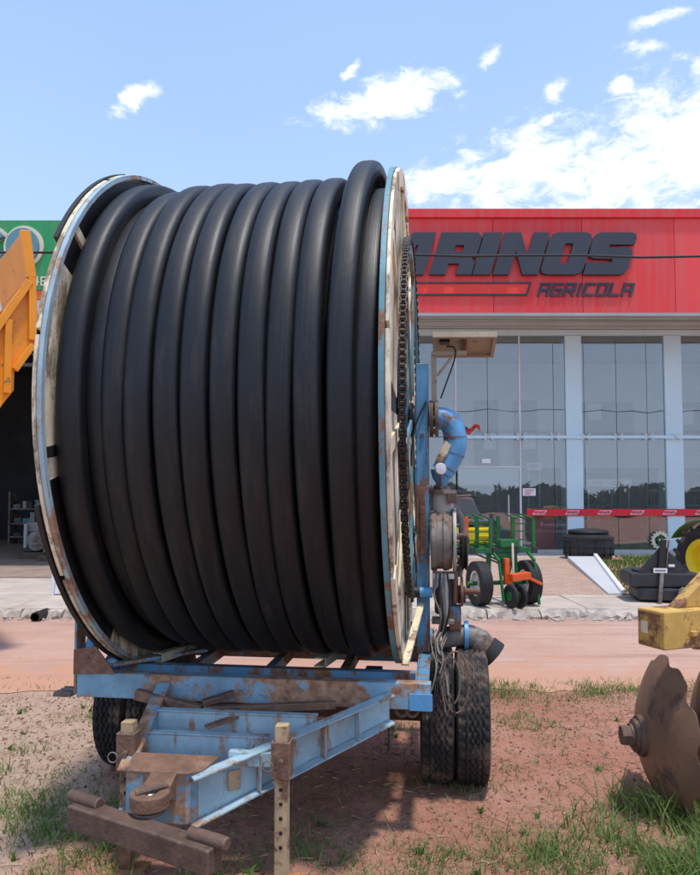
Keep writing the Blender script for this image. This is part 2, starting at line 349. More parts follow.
def grass_mat(name, c0, c1, c2):
    m = bpy.data.materials.new(name); m.use_nodes = True
    nt = m.node_tree; N = nt.nodes; K = nt.links; b = N['Principled BSDF']
    at = N.new('ShaderNodeAttribute'); at.attribute_name = 'tone'
    cr = N.new('ShaderNodeValToRGB'); e = cr.color_ramp.elements
    e[0].position = 0.0; e[0].color = (*c0, 1); e[1].position = 1.0; e[1].color = (*c2, 1)
    q = e.new(0.6); q.color = (*c1, 1)
    K.new(at.outputs['Fac'], cr.inputs[0]); K.new(cr.outputs[0], b.inputs['Base Color'])
    b.inputs['Roughness'].default_value = 0.6; b.inputs['Specular IOR Level'].default_value = 0.25
    tr = N.new('ShaderNodeBsdfTranslucent'); K.new(cr.outputs[0], tr.inputs[0])
    mx = N.new('ShaderNodeMixShader'); mx.inputs[0].default_value = 0.3
    K.new(b.outputs[0], mx.inputs[1]); K.new(tr.outputs[0], mx.inputs[2]); K.new(mx.outputs[0], N['Material Output'].inputs[0])
    MATS[name] = m
grass_mat('grass_blade', (0.105, 0.185, 0.042), (0.22, 0.31, 0.085), (0.48, 0.43, 0.22))
grass_mat('lawn_blade', (0.06, 0.15, 0.025), (0.11, 0.22, 0.04), (0.22, 0.26, 0.08))
grass_mat('hedge_leaf', (0.02, 0.045, 0.012), (0.045, 0.08, 0.02), (0.09, 0.12, 0.04))

# ------------------------------------------------------------------ mesh helpers
class MB:
    def __init__(s): s.v = []; s.f = []
    def add(s, vs, fs):
        o = len(s.v); s.v += [tuple(p) for p in vs]; s.f += [tuple(i+o for i in f) for f in fs]; return s
    def box(s, c, d, rot=None):
        hx, hy, hz = d[0]/2, d[1]/2, d[2]/2
        P = [Vector((x*hx, y*hy, z*hz)) for z in (-1, 1) for y in (-1, 1) for x in (-1, 1)]
        if rot is not None: P = [rot @ p for p in P]
        P = [p + Vector(c) for p in P]
        return s.add(P, [(0,2,3,1),(4,5,7,6),(0,1,5,4),(2,6,7,3),(0,4,6,2),(1,3,7,5)])
    def bb(s, x0, x1, y0, y1, z0, z1):
        return s.box(((x0+x1)/2, (y0+y1)/2, (z0+z1)/2), (abs(x1-x0), abs(y1-y0), abs(z1-z0)))
    def beam(s, a, b, w, h, up=(0, 0, 1), h2=None, w2=None):
        a = Vector(a); b = Vector(b); d = (b-a).normalized(); u = Vector(up)
        sd = d.cross(u).normalized(); uu = sd.cross(d).normalized()
        h2 = h if h2 is None else h2; w2 = w if w2 is None else w2
        P = []
        for p, ww, hh in ((a, w, h), (b, w2, h2)):
            for i, j in ((-1,-1),(1,-1),(1,1),(-1,1)): P.append(p + sd*i*ww/2 + uu*j*hh/2)
        return s.add(P, [(0,1,2,3),(7,6,5,4),(0,4,5,1),(1,5,6,2),(2,6,7,3),(3,7,4,0)])
    def channel(s, a, b, w, h, t, side=1, up=(0,0,1)):
        a = Vector(a); b = Vector(b); d = (b-a).normalized(); sd = d.cross(Vector(up)).normalized()*side; uu = sd.cross(d).normalized()*(1 if side > 0 else -1)
        s.beam(a + sd*(w/2-t/2), b + sd*(w/2-t/2), t, h, up)
        s.beam(a - sd*t/2 + uu*(h/2-t/2), b - sd*t/2 + uu*(h/2-t/2), w-t-0.001, t, up)
        s.beam(a - sd*t/2 - uu*(h/2-t/2), b - sd*t/2 - uu*(h/2-t/2), w-t-0.001, t, up)
        return s
    def tube(s, path, r, n=12, caps=True, closed=False):
        P = [Vector(p) for p in path]; m = len(P)
        rs = r if isinstance(r, (list, tuple)) else [r]*m
        T = []
        for i in range(m):
            if closed: t = P[(i+1) % m]-P[i-1]
            else: t = P[min(i+1, m-1)]-P[max(i-1, 0)]
            T.append(t.normalized())
        nrm = T[0].orthogonal().normalized(); V = []
        for i in range(m):
            nrm = (nrm - T[i]*nrm.dot(T[i])).normalized(); bn = T[i].cross(nrm)
            for k in range(n):
                a = 2*math.pi*k/n; V.append(P[i] + (nrm*math.cos(a)+bn*math.sin(a))*rs[i])
        F = []
        for i in range(m if closed else m-1):
            j = (i+1) % m
            for k in range(n): F.append((i*n+k, i*n+(k+1) % n, j*n+(k+1) % n, j*n+k))
        if caps and not closed: F += [tuple(range(n-1, -1, -1)), tuple((m-1)*n+k for k in range(n))]
        return s.add(V, F)
    def lathe(s, prof, o, ax, n=32, closed=False, a0=0, a1=2*math.pi, ref=None):
        o = Vector(o); ax = Vector(ax).normalized()
        e1 = Vector(ref).normalized() if ref else ax.orthogonal().normalized()
        e2 = ax.cross(e1); full = abs(a1-a0-2*math.pi) < 1e-6
        m = len(prof); V = []; st = n if full else n+1
        for i in range(st):
            a = a0+(a1-a0)*i/n; d = e1*math.cos(a)+e2*math.sin(a)
            for r, h in prof: V.append(o + d*r + ax*h)
        F = []
        for i in range(n):
            j = (i+1) % st
            for k in range(m if closed else m-1):
                l = (k+1) % m; F.append((i*m+k, i*m+l, j*m+l, j*m+k))
        if not full and closed: F += [tuple(range(m-1, -1, -1)), tuple((st-1)*m+k for k in range(m))]
        return s.add(V, F)
    def prism(s, poly, a, b=None, ext=None):
        """poly: 3d points of one face, ext: extrusion vector"""
        P = [Vector(p) for p in poly]; e = Vector(ext); n = len(P)
        return s.add(P + [p+e for p in P], [tuple(range(n-1, -1, -1)), tuple(range(n, 2*n))] + [(i, (i+1) % n, n+(i+1) % n, n+i) for i in range(n)])
    def mesh(s, name, smooth=None):
        me = bpy.data.meshes.new(name); me.from_pydata(s.v, [], s.f); me.update()
        import bmesh
        bm = bmesh.new(); bm.from_mesh(me); bmesh.ops.recalc_face_normals(bm, faces=bm.faces); bm.to_mesh(me); bm.free()
        if smooth is not None:
            me.polygons.foreach_set('use_smooth', [True]*len(me.polygons)); me.set_sharp_from_angle(angle=R(smooth))
        return me

def put(name, me, material, parent=None, bevel=0.0):
    o = bpy.data.objects.new(name, me); col.objects.link(o)
    if material and not me.materials: me.materials.append(MATS[material])
    if parent is not None: o.parent = parent
    if bevel:
        b = o.modifiers.new('bevel', 'BEVEL'); b.width = bevel; b.segments = 2; b.limit_method = 'ANGLE'; b.angle_limit = R(40)
        b.harden_normals = False
    return o
def part(name, mb, material, root, world=False, smooth=None, bevel=0.0, mid=None):
    """add mb as a child of root; world=True: mb is in world coordinates"""
    if world:
        top = root
        M = root.matrix_basis.copy()
        while top.parent is not None: top = top.parent; M = top.matrix_basis @ M
        inv = M.inverted(); mb.v = [tuple(inv @ Vector(p)) for p in mb.v]
    return put(name, mb.mesh(name, smooth), material, root, bevel)
def tag(o, label, cat, group=None, kind=None):
    if label: o['label'] = label
    if cat: o['category'] = cat
    if group: o['group'] = group
    if kind: o['kind'] = kind
    return o
def thing(name, label, cat, loc=(0,0,0), rz=0.0, group=None):
    o = bpy.data.objects.new(name, None); col.objects.link(o); o.empty_display_size = 0.2
    o.location = loc; o.rotation_euler = (0, 0, rz)
    o.matrix_basis = Matrix.Translation(loc) @ Matrix.Rotation(rz, 4, 'Z')
    return tag(o, label, cat, group)
def solo(name, mb, material, label, cat, smooth=None, bevel=0.0, group=None):
    c = Vector((sum(p[0] for p in mb.v)/len(mb.v), sum(p[1] for p in mb.v)/len(mb.v), min(p[2] for p in mb.v)))
    mb.v = [tuple(Vector(p)-c) for p in mb.v]
    o = put(name, mb.mesh(name, smooth), material, None, bevel); o.location = c
    return tag(o, label, cat, group)
def structure(name, mb, material, smooth=None, parent=None):
    o = put(name, mb.mesh(name, smooth), material, parent); o['kind'] = 'structure'; return o

def arc(c, r, a0, a1, n, f):
    return [f(c[0]+r*math.cos(a0+(a1-a0)*i/n), c[1]+r*math.sin(a0+(a1-a0)*i/n)) for i in range(n+1)]

def glyph_mesh(name, loops, depth):
    """2d loops (even-odd holes) -> solid mesh in the XZ plane, thickness along -Y"""
    cu = bpy.data.curves.new(name, 'CURVE'); cu.dimensions = '2D'; cu.fill_mode = 'BOTH'; cu.extrude = depth/2
    for lp in loops:
        sp = cu.splines.new('POLY'); sp.points.add(len(lp)-1); sp.use_cyclic_u = True
        for p, (x, y) in zip(sp.points, lp): p.co = (x, y, 0, 1)
    tmp = bpy.data.objects.new('tmp_curve', cu); col.objects.link(tmp)
    dg = bpy.context.evaluated_depsgraph_get(); me = bpy.data.meshes.new_from_object(tmp.evaluated_get(dg))
    bpy.data.objects.remove(tmp); bpy.data.curves.remove(cu)
    me.transform(Matrix(((1,0,0,0),(0,0,-1,0),(0,1,0,0),(0,0,0,1)))); me.name = name; me.materials.clear()
    return me
STROKES = {
 'A': [((0,0),(0,1)),((0,1),(1,1)),((1,1),(1,0)),((0,.45),(1,.45))], 'R': [((0,0),(0,1)),((0,1),(1,1)),((1,1),(1,.5)),((0,.45),(1,.45)),((.45,.45),(1,0))],
 'I': [((.5,0),(.5,1))], 'N': [((0,0),(0,1)),((0,1),(1,0)),((1,0),(1,1))], 'O': [((0,0),(0,1)),((0,1),(1,1)),((1,1),(1,0)),((1,0),(0,0))],
 'S': [((1,1),(0,1)),((0,1),(0,.5)),((0,.5),(1,.5)),((1,.5),(1,0)),((1,0),(0,0))], 'G': [((1,1),(0,1)),((0,1),(0,0)),((0,0),(1,0)),((1,0),(1,.5)),((1,.5),(.5,.5))],
 'C': [((1,1),(0,1)),((0,1),(0,0)),((0,0),(1,0))], 'L': [((0,1),(0,0)),((0,0),(1,0))], 'P': [((0,0),(0,1)),((0,1),(1,1)),((1,1),(1,.5)),((1,.5),(0,.5))],
 'E': [((1,1),(0,1)),((0,1),(0,0)),((0,0),(1,0)),((0,.5),(.8,.5))], '4': [((0,1),(0,.4)),((0,.4),(1,.4)),((.8,1),(.8,0))], '6': [((1,1),(0,1)),((0,1),(0,0)),((0,0),(1,0)),((1,0),(1,.5)),((1,.5),(0,.5))]}
def letters(text, x0, z0, h, w, gap, th, y, dep, slant=0.0):
    """list of (char, MB): stroke letters facing -Y"""
    out = []; x = x0
    for ch in text:
        if ch == ' ': x += w; continue
        mb = MB(); ww = w*(0.25 if ch == 'I' else 1)
        for k, (a, b) in enumerate(STROKES[ch]):
            A = Vector((x+a[0]*ww + slant*a[1]*h, 0, z0+a[1]*h)); B = Vector((x+b[0]*ww + slant*b[1]*h, 0, z0+b[1]*h))
            d = (B-A).normalized()*th/2; A -= d; B += d; sd = Vector((-d.z, 0, d.x))
            yy = y - k*0.0004
            mb.prism([(A+sd)[:], (B+sd)[:], (B-sd)[:], (A-sd)[:]], None, ext=(0, dep, 0))
            n = len(mb.v); mb.v[n-8:] = [(p[0], p[1]+yy, p[2]) for p in mb.v[n-8:]]
        out.append((ch, mb)); x += ww + gap
    return out

def tyre_mesh(name, R0, w, rin, groove=0.008, nseg=120, lines=(-0.28, 0.0, 0.28), zig=0.05, zn=40):
    """tyre about the x axis, tread cut by zigzag grooves"""
    prof = []
    shoulder = R0*0.93
    side = [(rin, -0.36), (rin+0.02*R0, -0.42), (rin+(R0-rin)*0.45, -0.5), (rin+(R0-rin)*0.75, -0.485), (shoulder+0.01*R0, -0.455), (R0*0.985, -0.425)]
    tread = [(R0*(1-0.012*abs(t*2.4)**3), t) for t in [(-0.40+0.8*i/26) for i in range(27)]]
    prof = side + tread + [(r, -h) for r, h in reversed(side)]
    mb = MB(); m = len(prof); V = []
    for i in range(nseg):
        a = 2*math.pi*i/nseg; zz = 1 if (i // 2) % 2 else -1
        for k, (r, h) in enumerate(prof):
            rr = r
            if 6 <= k < 6+27:
                for l in lines:
                    if abs(h-(l+zig*zz*0.5)) < 0.030: rr -= groove
                if abs(h) > 0.33 and i % 4 == 0: rr -= groove*0.8
            V.append((h*w, rr*math.cos(a), rr*math.sin(a)))
    F = []
    for i in range(nseg):
        j = (i+1) % nseg
        for k in range(m-1): F.append((i*m+k, i*m+k+1, j*m+k+1, j*m+k))
    mb.add(V, F); return mb.mesh(name, 50)

# ================================================================== GROUND AND STREET
def fbm(x, y, s, seed=0.0):
    return noise.fractal(Vector((x*s+seed, y*s-seed, seed)), 1.0, 2.1, 5)
def soil_h(x, y):
    k = min(1.0, max(0.0, (5.75-y)/0.8)) * min(1.0, max(0, (y+1)/1.0))
    if k <= 0: return 0.0
    if abs(x) > 4.0: k *= max(0, 1-(abs(x)-4)/2)
    return k*(0.018*fbm(x, y, 1.3, 3.1) + 0.011*fbm(x, y, 7.0, 9.2) + 0.006*fbm(x, y, 19, 1.7))
def make_ground():
    xs = [-900, -300, -100, -40, -16, -8, -5] + list(np.arange(-3.6, 3.61, 0.032)) + [5, 8, 16, 40, 100, 300, 900]
    ys = [-900, -300, -100, -40, -15, -5, 0, 1.2, 1.9] + list(np.arange(2.3, 6.01, 0.032)) + [9, 30, 100, 300, 900]
    V = [(float(x), float(y), soil_h(float(x), float(y)) if 2.2 < y < 5.9 and abs(x) < 5 else 0.0) for y in ys for x in xs]
    n = len(xs)
    F = [(j*n+i, j*n+i+1, (j+1)*n+i+1, (j+1)*n+i) for j in range(len(ys)-1) for i in range(n-1)]
    mb = MB(); mb.add(V, F)
    o = structure('ground', mb, 'red_soil', 60)
make_ground()
# road: packed red earth over old asphalt, near edge eaten by the lot
mb = MB(); xs = [-80, -40, -20, -12] + list(np.arange(-9, 9.01, 0.15)) + [12, 20, 40, 80]
near = [(x, 5.98 + 0.20*fbm(x, 0, 0.9, 5) + 0.16*fbm(x, 1, 4.0, 2)) for x in xs]
V = []
for x, yn in near: V += [(x, yn, 0.005), (x, yn+0.3, 0.016), (x, 9.35, 0.016)]
mb.add(V, [f for i in range(len(xs)-1) for f in ((i*3, i*3+3, i*3+4, i*3+1), (i*3+1, i*3+4, i*3+5, i*3+2))])
structure('road', mb, 'packed_road')
# pavement: bed, slabs laid on it, rough kerb
PZ = 0.13
mb = MB(); mb.bb(-30, 30, 9.42, 15.0, -0.2, PZ-0.03)
pav = structure('pavement', mb, 'concrete')
x = -14.0
k = 0
while x < 14:
    w = rng.uniform(1.7, 2.4)
    y0 = 9.46
    for y1 in (rng.uniform(10.2, 10.5), 11.6, 13.4):
        s = MB(); s.bb(x+0.006, x+w-0.006, y0+0.006, y1-0.006, PZ-0.028, PZ+rng.uniform(-0.003, 0.004))
        part('slab', s, 'concrete', pav, bevel=0.006); y0 = y1
    x += w
kerb = bpy.data.objects.new('kerb', None); col.objects.link(kerb); kerb['kind'] = 'structure'
x = -9.5
while x < 9.5:
    w = rng.uniform(0.55, 1.05)
    s = MB(); n = 11; V = []
    for i in range(n+1):
        xx = x+0.008+(w-0.016)*i/n
        j = lambda a: rng.uniform(-a, a)
        V += [(xx, 9.30+j(0.05), -0.03), (xx, 9.31+j(0.05), 0.05+j(0.03)), (xx, 9.36+j(0.045), PZ-0.02+j(0.03)), (xx, 9.45, PZ-0.004+j(0.01)), (xx, 9.45, -0.03)]
    F = [(i*5+a, (i+1)*5+a, (i+1)*5+(a+1) % 5, i*5+(a+1) % 5) for i in range(n) for a in range(5)] + [(4,3,2,1,0), tuple(n*5+a for a in range(5))]
    s.add(V, F); part('kerb_block', s, 'kerb_stone', kerb, smooth=35); x += w
# drain pipe mouth in the kerb
s = MB(); s.lathe([(0.055, -0.1), (0.062, -0.1), (0.062, 0.25), (0.052, 0.25), (0.05, 0.0), (0.0, 0.0)], (-4.06, 9.36, 0.075), (0, -1, 0), 20)
solo('drain_pipe', s, 'grease_black', 'black drain pipe mouth sticking out of the rough kerb', 'pipe', 40)
# rubble along the kerb
def stones(name, n, fx, fy, fz, smin, smax, material):
    s = MB()
    for i in range(n):
        x, y = fx(), fy(); r = rng.uniform(smin, smax)*rng.uniform(0.5, 1)
        z = fz(x, y)+r*0.25
        P = [Vector(p) for p in ((1,0,0),(-1,0,0),(0,1,0),(0,-1,0),(0,0,0.7),(0,0,-0.7))]
        q = Matrix.Rotation(rng.uniform(0, 6.3), 3, 'Z')
        P = [q @ Vector((p.x*rng.uniform(.6,1.2), p.y*rng.uniform(.6,1.2), p.z*rng.uniform(.6,1.1)))*r + Vector((x, y, z)) for p in P]
        s.add(P, [(0,2,4),(2,1,4),(1,3,4),(3,0,4),(2,0,5),(1,2,5),(3,1,5),(0,3,5)])
    o = put(name, s.mesh(name, 60), material); return tag(o, None, None, kind='stuff')
tag(stones('kerb_rubble', 260, lambda: rng.uniform(-6, 6), lambda: 9.27-abs(rng.gauss(0, 0.06)), lambda x, y: 0.016, 0.015, 0.06, 'kerb_stone'), 'broken concrete crumbs and stones along the kerb', 'rubble')
tag(stones('road_grit', 700, lambda: rng.uniform(-6, 6), lambda: rng.uniform(6.1, 9.2), lambda x, y: 0.016, 0.003, 0.013, 'kerb_stone'), 'loose grit lying on the packed red road', 'grit')
tag(stones('soil_clods', 8000, lambda: rng.uniform(-2.8, 2.8), lambda: rng.uniform(2.6, 5.9), soil_h, 0.003, 0.017, 'clod'), 'small clods and grit scattered over the red soil', 'clods')

# terrace in front of the showroom, ramp and lawn bank
TZ = 0.31
mb = MB(); mb.bb(-3.0, 14, 14.2, 25, -0.1, TZ); structure('terrace', mb, 'concrete')
mb = MB(); mb.prism([(0.4, 10.72, PZ+0.006), (0.4, 14.2, TZ+0.004), (0.4, 14.9, TZ+0.004), (0.4, 14.9, -0.05), (0.4, 10.72, -0.05)], None, ext=(4.15, 0, 0))
structure('ramp', mb, 'ramp_paver')
def bank_z(y): return PZ + (TZ-PZ)*min(1, max(0, (y-10.9)/2.4))
mb = MB(); xs = np.arange(0, 9.3, 0.25); ys = np.arange(10.75, 15.3, 0.22)
V = [(float(x)+4.05+0.17*(float(y)-10.72), float(y), bank_z(y)+0.012 + 0.008*fbm(x, y, 1.5)) for y in ys for x in xs]; n = len(xs)
mb.add(V, [(j*n+i, j*n+i+1, (j+1)*n+i+1, (j+1)*n+i) for j in range(len(ys)-1) for i in range(n-1)])
structure('lawn_soil', mb, 'red_soil', 60)
# wing wall of the ramp
mb = MB()
top = [(3.92, 10.72, PZ+0.03), (4.16, 10.72, PZ+0.03), (4.98, 14.25, TZ+0.10), (4.40, 14.25, TZ+0.10)]
mb.add([(p[0], p[1], -0.05) for p in top] + top, [(3,2,1,0), (4,5,6,7), (0,1,5,4), (1,2,6,5), (2,3,7,6), (3,0,4,7)])
wing = thing('ramp_wing_wall', 'low pale sloping wall between paved ramp and lawn', 'wall', (4.3, 12.4, 0))
part('wall', mb, 'wing_wall', wing, True, bevel=0.01)
mb = MB(); mb.beam((4.15, 10.71, PZ+0.05), (4.97, 14.26, TZ+0.125), 0.07, 0.06); part('coping', mb, 'white_plate', wing, True, bevel=0.008)

# ================================================================== RED SHOWROOM
B = thing('showroom_building', 'red fronted showroom with tall glass facade and dark slanted lettering', 'building', (4.5, 16, 0))
bp = lambda name, mb, m, bevel=0.0, smooth=None, parent=None: part(name, mb, m, parent or B, True, smooth, bevel)
mb = MB(); mb.bb(-2.9, 13, 14.68, 24.9, 5.50, 7.62); bp('roof_block', mb, 'wall_white')
edges = [-3.0, -0.95, 1.06, 3.03, 4.92, 6.88, 8.85, 10.9, 13.0]
mm = ['sign_red_a', 'sign_red_b', 'sign_red_a', 'sign_red_b', 'sign_red_a', 'sign_red_c', 'sign_red_b', 'sign_red_a']
for i in range(len(edges)-1):
    mb = MB(); mb.bb(edges[i]+0.004, edges[i+1]-0.004, 14.60, 14.68, 5.49, 7.52); bp('sign_panel', mb, mm[i], 0.004)
mb = MB(); mb.bb(-3.02, 13.02, 14.54, 14.75, 7.52, 7.71); bp('sign_cap', mb, 'sign_red_b', 0.006)
mb = MB(); mb.bb(-3.0, 13, 14.59, 14.72, 5.42, 5.488); bp('lower_trim', mb, 'trim_grey')
mb = MB(); mb.bb(-2.9, 13, 14.722, 16.3, 5.44, 5.498); bp('soffit', mb, 'soffit_grey')
for y in (15.1, 15.55): 
    mb = MB(); mb.bb(-2.9, 13, y, y+0.05, 5.425, 5.44); bp('soffit_batten', mb, 'trim_grey')
mb = MB(); mb.bb(-2.9, 13, 15.9, 16.25, 5.31, 5.438); bp('head_beam', mb, 'pillar_white')
# interior shell
mb = MB(); mb.bb(-2.9, -2.6, 16.0, 24.9, TZ, 5.43); bp('side_wall', mb, 'wall_white')
mb = MB(); mb.bb(12.7, 13, 16.0, 24.9, TZ, 5.43); bp('side_wall', mb, 'wall_white')
mb = MB(); mb.bb(-2.6, 12.7, 24.6, 24.9, TZ, 5.43); bp('back_wall', mb, 'inner_wall')
mb = MB(); mb.bb(-2.6, 12.7, 15.9, 24.6, TZ, TZ+0.03); bp('floor', mb, 'floor_tile')
mb = MB(); mb.bb(-2.6, 12.7, 20.0, 20.15, 2.42, 5.42); inner = bp('mezzanine_wall', mb, 'inner_wall')
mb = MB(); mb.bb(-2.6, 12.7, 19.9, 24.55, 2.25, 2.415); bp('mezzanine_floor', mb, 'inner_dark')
for x0, x1, z0, z1 in ((3.55, 4.25, 2.5, 4.35), (4.68, 5.35, 2.5, 4.35), (6.55, 8.1, 3.35, 4.3), (9.2, 10.6, 3.2, 4.3)):
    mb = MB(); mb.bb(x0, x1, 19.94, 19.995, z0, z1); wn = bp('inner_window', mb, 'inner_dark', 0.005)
    mb = MB(); mb.bb(x0+0.25, x0+0.62, 19.92, 19.938, z0+0.45, z0+0.9); bp('notice', mb, 'wall_white', parent=wn)
# pillars behind the glass
for x0, x1 in ((4.93, 5.30), (7.20, 7.59), (0.6, 0.97), (-2.55, -2.2), (10.6, 11.0)):
    mb = MB(); mb.bb(x0, x1, 15.90, 16.35, TZ+0.02, 5.305); bp('pillar', mb, 'pillar_white', 0.008)
# plinth
mb = MB(); mb.bb(-2.9, 13, 15.85, 16.05, TZ-0.02, TZ+0.10); bp('plinth', mb, 'soffit_grey', 0.01)
# glass panes with joints, in two tiers
joints = [-2.6, -1.5, -0.4, 0.7, 1.55, 2.42, 3.15, 3.89, 4.66, 5.36, 6.10, 6.80, 7.42, 8.2, 9.0, 9.8, 10.6, 11.4, 12.6]
tiers = [(TZ+0.10, 2.965), (2.985, 5.31)]
for i in range(len(joints)-1):
    for z0, z1 in tiers:
        a, b = joints[i]+0.007, joints[i+1]-0.007
        if z0 < 1 and abs(joints[i]-2.42) < .01:   # door bay: transom light above the door leaf
            mb = MB(); mb.bb(a, joints[i+2]-0.02, 15.95, 15.962, 2.31, z1); bp('glass_pane', mb, 'facade_glass'); continue
        if z0 < 1 and abs(joints[i]-3.15) < .01: continue
        mb = MB(); mb.bb(a, b, 15.95, 15.962, z0, z1); bp('glass_pane', mb, 'facade_glass')
mb = MB(); mb.bb(2.45, 3.86, 15.94, 15.952, TZ+0.12, 2.27); door = bp('entrance_door', mb, 'facade_glass')
mb = MB(); mb.bb(2.42, 3.90, 15.925, 15.97, 2.272, 2.305); bp('door_rail', mb, 'wall_white', 0.003, parent=door)
mb = MB(); mb.bb(3.86, 3.90, 15.92, 15.975, TZ+0.1, 2.27); bp('door_jamb', mb, 'wall_white', 0.003, parent=door)
mb = MB(); mb.bb(2.48, 3.84, 15.96, 15.972, 1.86, 2.26); bp('frosted_panel', mb, 'inner_wall', parent=door)
mb = MB(); mb.tube([(3.6, 15.90, 1.05), (3.6, 15.90, 1.65)], 0.015, 8); bp('handle', mb, 'steel_bright', parent=door)
mb = MB(); mb.bb(3.0, 3.2, 15.91, 15.945, 2.37, 2.47); bp('door_sensor', mb, 'white_plate', 0.005)
for x in (2.42, 3.885):
    mb = MB(); mb.bb(x-0.018, x+0.018, 15.93, 15.975, 2.31, 5.31); bp('mullion', mb, 'wall_white', 0.003)
# spider fittings and wind bar
mb = MB(); mb.bb(2.3, 12.6, 15.86, 15.893, 2.925, 3.0); bar = bp('wind_bar', mb, 'pillar_white', 0.005)
for x in joints[5:-1]:
    mb = MB()
    for sx in (-1, 1):
        for sz in (-1, 1): mb.beam((x, 15.845, 2.965), (x+sx*0.10, 15.85, 2.975+sz*0.075), 0.018, 0.018, up=(0, 1, 0))
    mb.lathe([(0, -0.03), (0.03, -0.03), (0.03, 0.09), (0, 0.09)], (x, 15.85, 2.965), (0, 1, 0), 12)
    bp('spider_fitting', mb, 'wall_white')
# red band with framed emblems along the glass
mb = MB(); mb.bb(4.0, 12.6, 15.878, 15.890, 1.175, 1.33); band = bp('red_band', mb, 'band_red')
for i in range(8):
    x = 4.28 + i*0.735
    mb = MB(); sl_ = 0.05
    mb.prism([(x-0.15, 15.872, 1.207), (x+0.125, 15.872, 1.207), (x+0.125+sl_, 15.872, 1.298), (x-0.15+sl_, 15.872, 1.298)], None, ext=(0, 0.005, 0))
    e = bp('emblem', mb, 'white_plate', parent=band)
    mb = MB()
    for ch, lm in letters('ARINOS', x-0.115, 1.228, 0.05, 0.028, 0.018, 0.012, 15.866, 0.004, 0.25): mb.v, mb.f = (mb.add(lm.v, lm.f).v, mb.f)
    bp('emblem_lettering', mb, 'print_red', parent=band)
# ARINOS letters
GL = {
 'A': ([(0,0),(.40,1),(1,1),(1,0),(.64,0),(.64,.20),(.42,.20),(.35,0)], [(.50,.42),(.64,.42),(.64,.70),(.60,.70)]),
 'R': ([(0,0),(0,1),(.86,1),(1,.86),(1,.50),(.88,.38),(1,.27),(1,0),(.62,0),(.62,.26),(.38,.26),(.38,0)], [(.42,.54),(.60,.54),(.62,.57),(.62,.67),(.60,.70),(.42,.70)]),
 'I': ([(0,0),(0,1),(1,1),(1,0)],),
 'N': ([(0,0),(0,1),(.36,1),(.64,.46),(.64,1),(1,1),(1,0),(.66,0),(.36,.56),(.36,0)],),
 'O': ([(.16,0),(.05,.04),(0,.14),(0,.86),(.05,.96),(.16,1),(.84,1),(.95,.96),(1,.86),(1,.14),(.95,.04),(.84,0)], [(.42,.26),(.58,.26),(.60,.30),(.60,.70),(.58,.74),(.42,.74),(.40,.70),(.40,.30)]),
 'S': ([(.14,1),(.04,.96),(0,.86),(0,.52),(.04,.42),(.14,.38),(.58,.37),(.58,.29),(0,.29),(0,0),(.86,0),(.96,.04),(1,.14),(1,.50),(.96,.60),(.86,.64),(.42,.64),(.42,.71),(1,.71),(1,.88),(.95,.97),(.84,1)],)}
zb, zt = 6.28, 7.18; H = zt-zb; SL = 0.30
pos = [('A', 0.72, 1.60), ('R', 1.66, 2.62), ('I', 2.55, 3.00), ('N', 3.00, 4.00), ('O', 3.98, 4.92), ('S', 4.90, 5.86)]
for ch, xa, xb in pos:
    loops = [[(xa + px*(xb-xa-0.05) + SL*pz*H - 0.0, pz*H) for px, pz in lp] for lp in GL[ch]]
    cx = (xa+xb)/2
    loops = [[(a-cx, b) for a, b in lp] for lp in loops]
    o = put('sign_letter', glyph_mesh('sign_letter', loops, 0.09), 'letter_dark', B, 0.012)
    o.location = Vector((cx, 14.545, zb)) - Vector((4.5, 16, 0))
for ch, lm in letters('AGRICOLA', 3.98, 5.86, 0.235, 0.175, 0.095, 0.052, 14.565, 0.035, 0.32): bp('small_letter', lm, 'letter_dark')
mb = MB(); mb.prism([(0.2, 14.575, 5.89), (3.72, 14.575, 5.89), (3.80, 14.575, 6.10), (0.2, 14.575, 6.10)], None, ext=(0, 0.024, 0)); st = bp('sign_stripe', mb, 'stripe_red')
mb = MB(); mb.bb(0.2, 3.82, 14.562, 14.6, 6.10, 6.135); mb.bb(0.2, 3.72, 14.562, 14.6, 5.855, 5.89)
mb.prism([(3.70, 14.564, 5.856), (3.74, 14.564, 5.856), (3.83, 14.564, 6.134), (3.79, 14.564, 6.134)], None, ext=(0, 0.034, 0))
bp('stripe_outline', mb, 'letter_dark', parent=st)

# --- things inside and before the showroom
def inside_board(x0, x1, y, z0, z1, text, name, label, m='white_plate', tm='print_red'):
    t = thing(name, label, 'sign', ((x0+x1)/2, y, TZ+0.03))
    s = MB(); s.bb(x0, x1, y, y+0.03, z0, z1); part('board', s, m, t, True)
    for k in (x0+0.05, x1-0.05):
        s = MB(); s.tube([(k, y+0.05, TZ+0.03), (k, y+0.05, z1-0.02)], 0.014, 6); part('support', s, 'steel_bright', t, True)
    n = len(text); w = (x1-x0)*0.76/n; h = (z1-z0)*0.46
    for ch, lm in letters(text, x0+(x1-x0)*0.12, z0+(z1-z0)*0.27, h, w*0.66, w*0.34, h*0.24, y-0.008, 0.006, 0.25): part('letter', lm, tm, t, True)
inside_board(5.85, 6.95, 17.3, 1.86, 2.03, 'ARINOS', 'showroom_sign', 'long white sign board with red lettering behind the glass')
inside_board(4.35, 4.72, 17.2, 2.26, 2.44, 'ARI', 'notice_board', 'small white notice board with red lettering on stand by door')
t = solo('door_notice', MB().bb(3.93, 4.22, 15.93, 15.945, 1.63, 1.80), 'white_plate', 'white paper notice with pink print stuck beside the glass door', 'notice')
for k in range(3): part('print_line', MB().bb(3.97, 4.18-0.04*k, 15.924, 15.929, 1.75-0.045*k, 1.765-0.045*k), 'print_red', t, False).location = -t.location
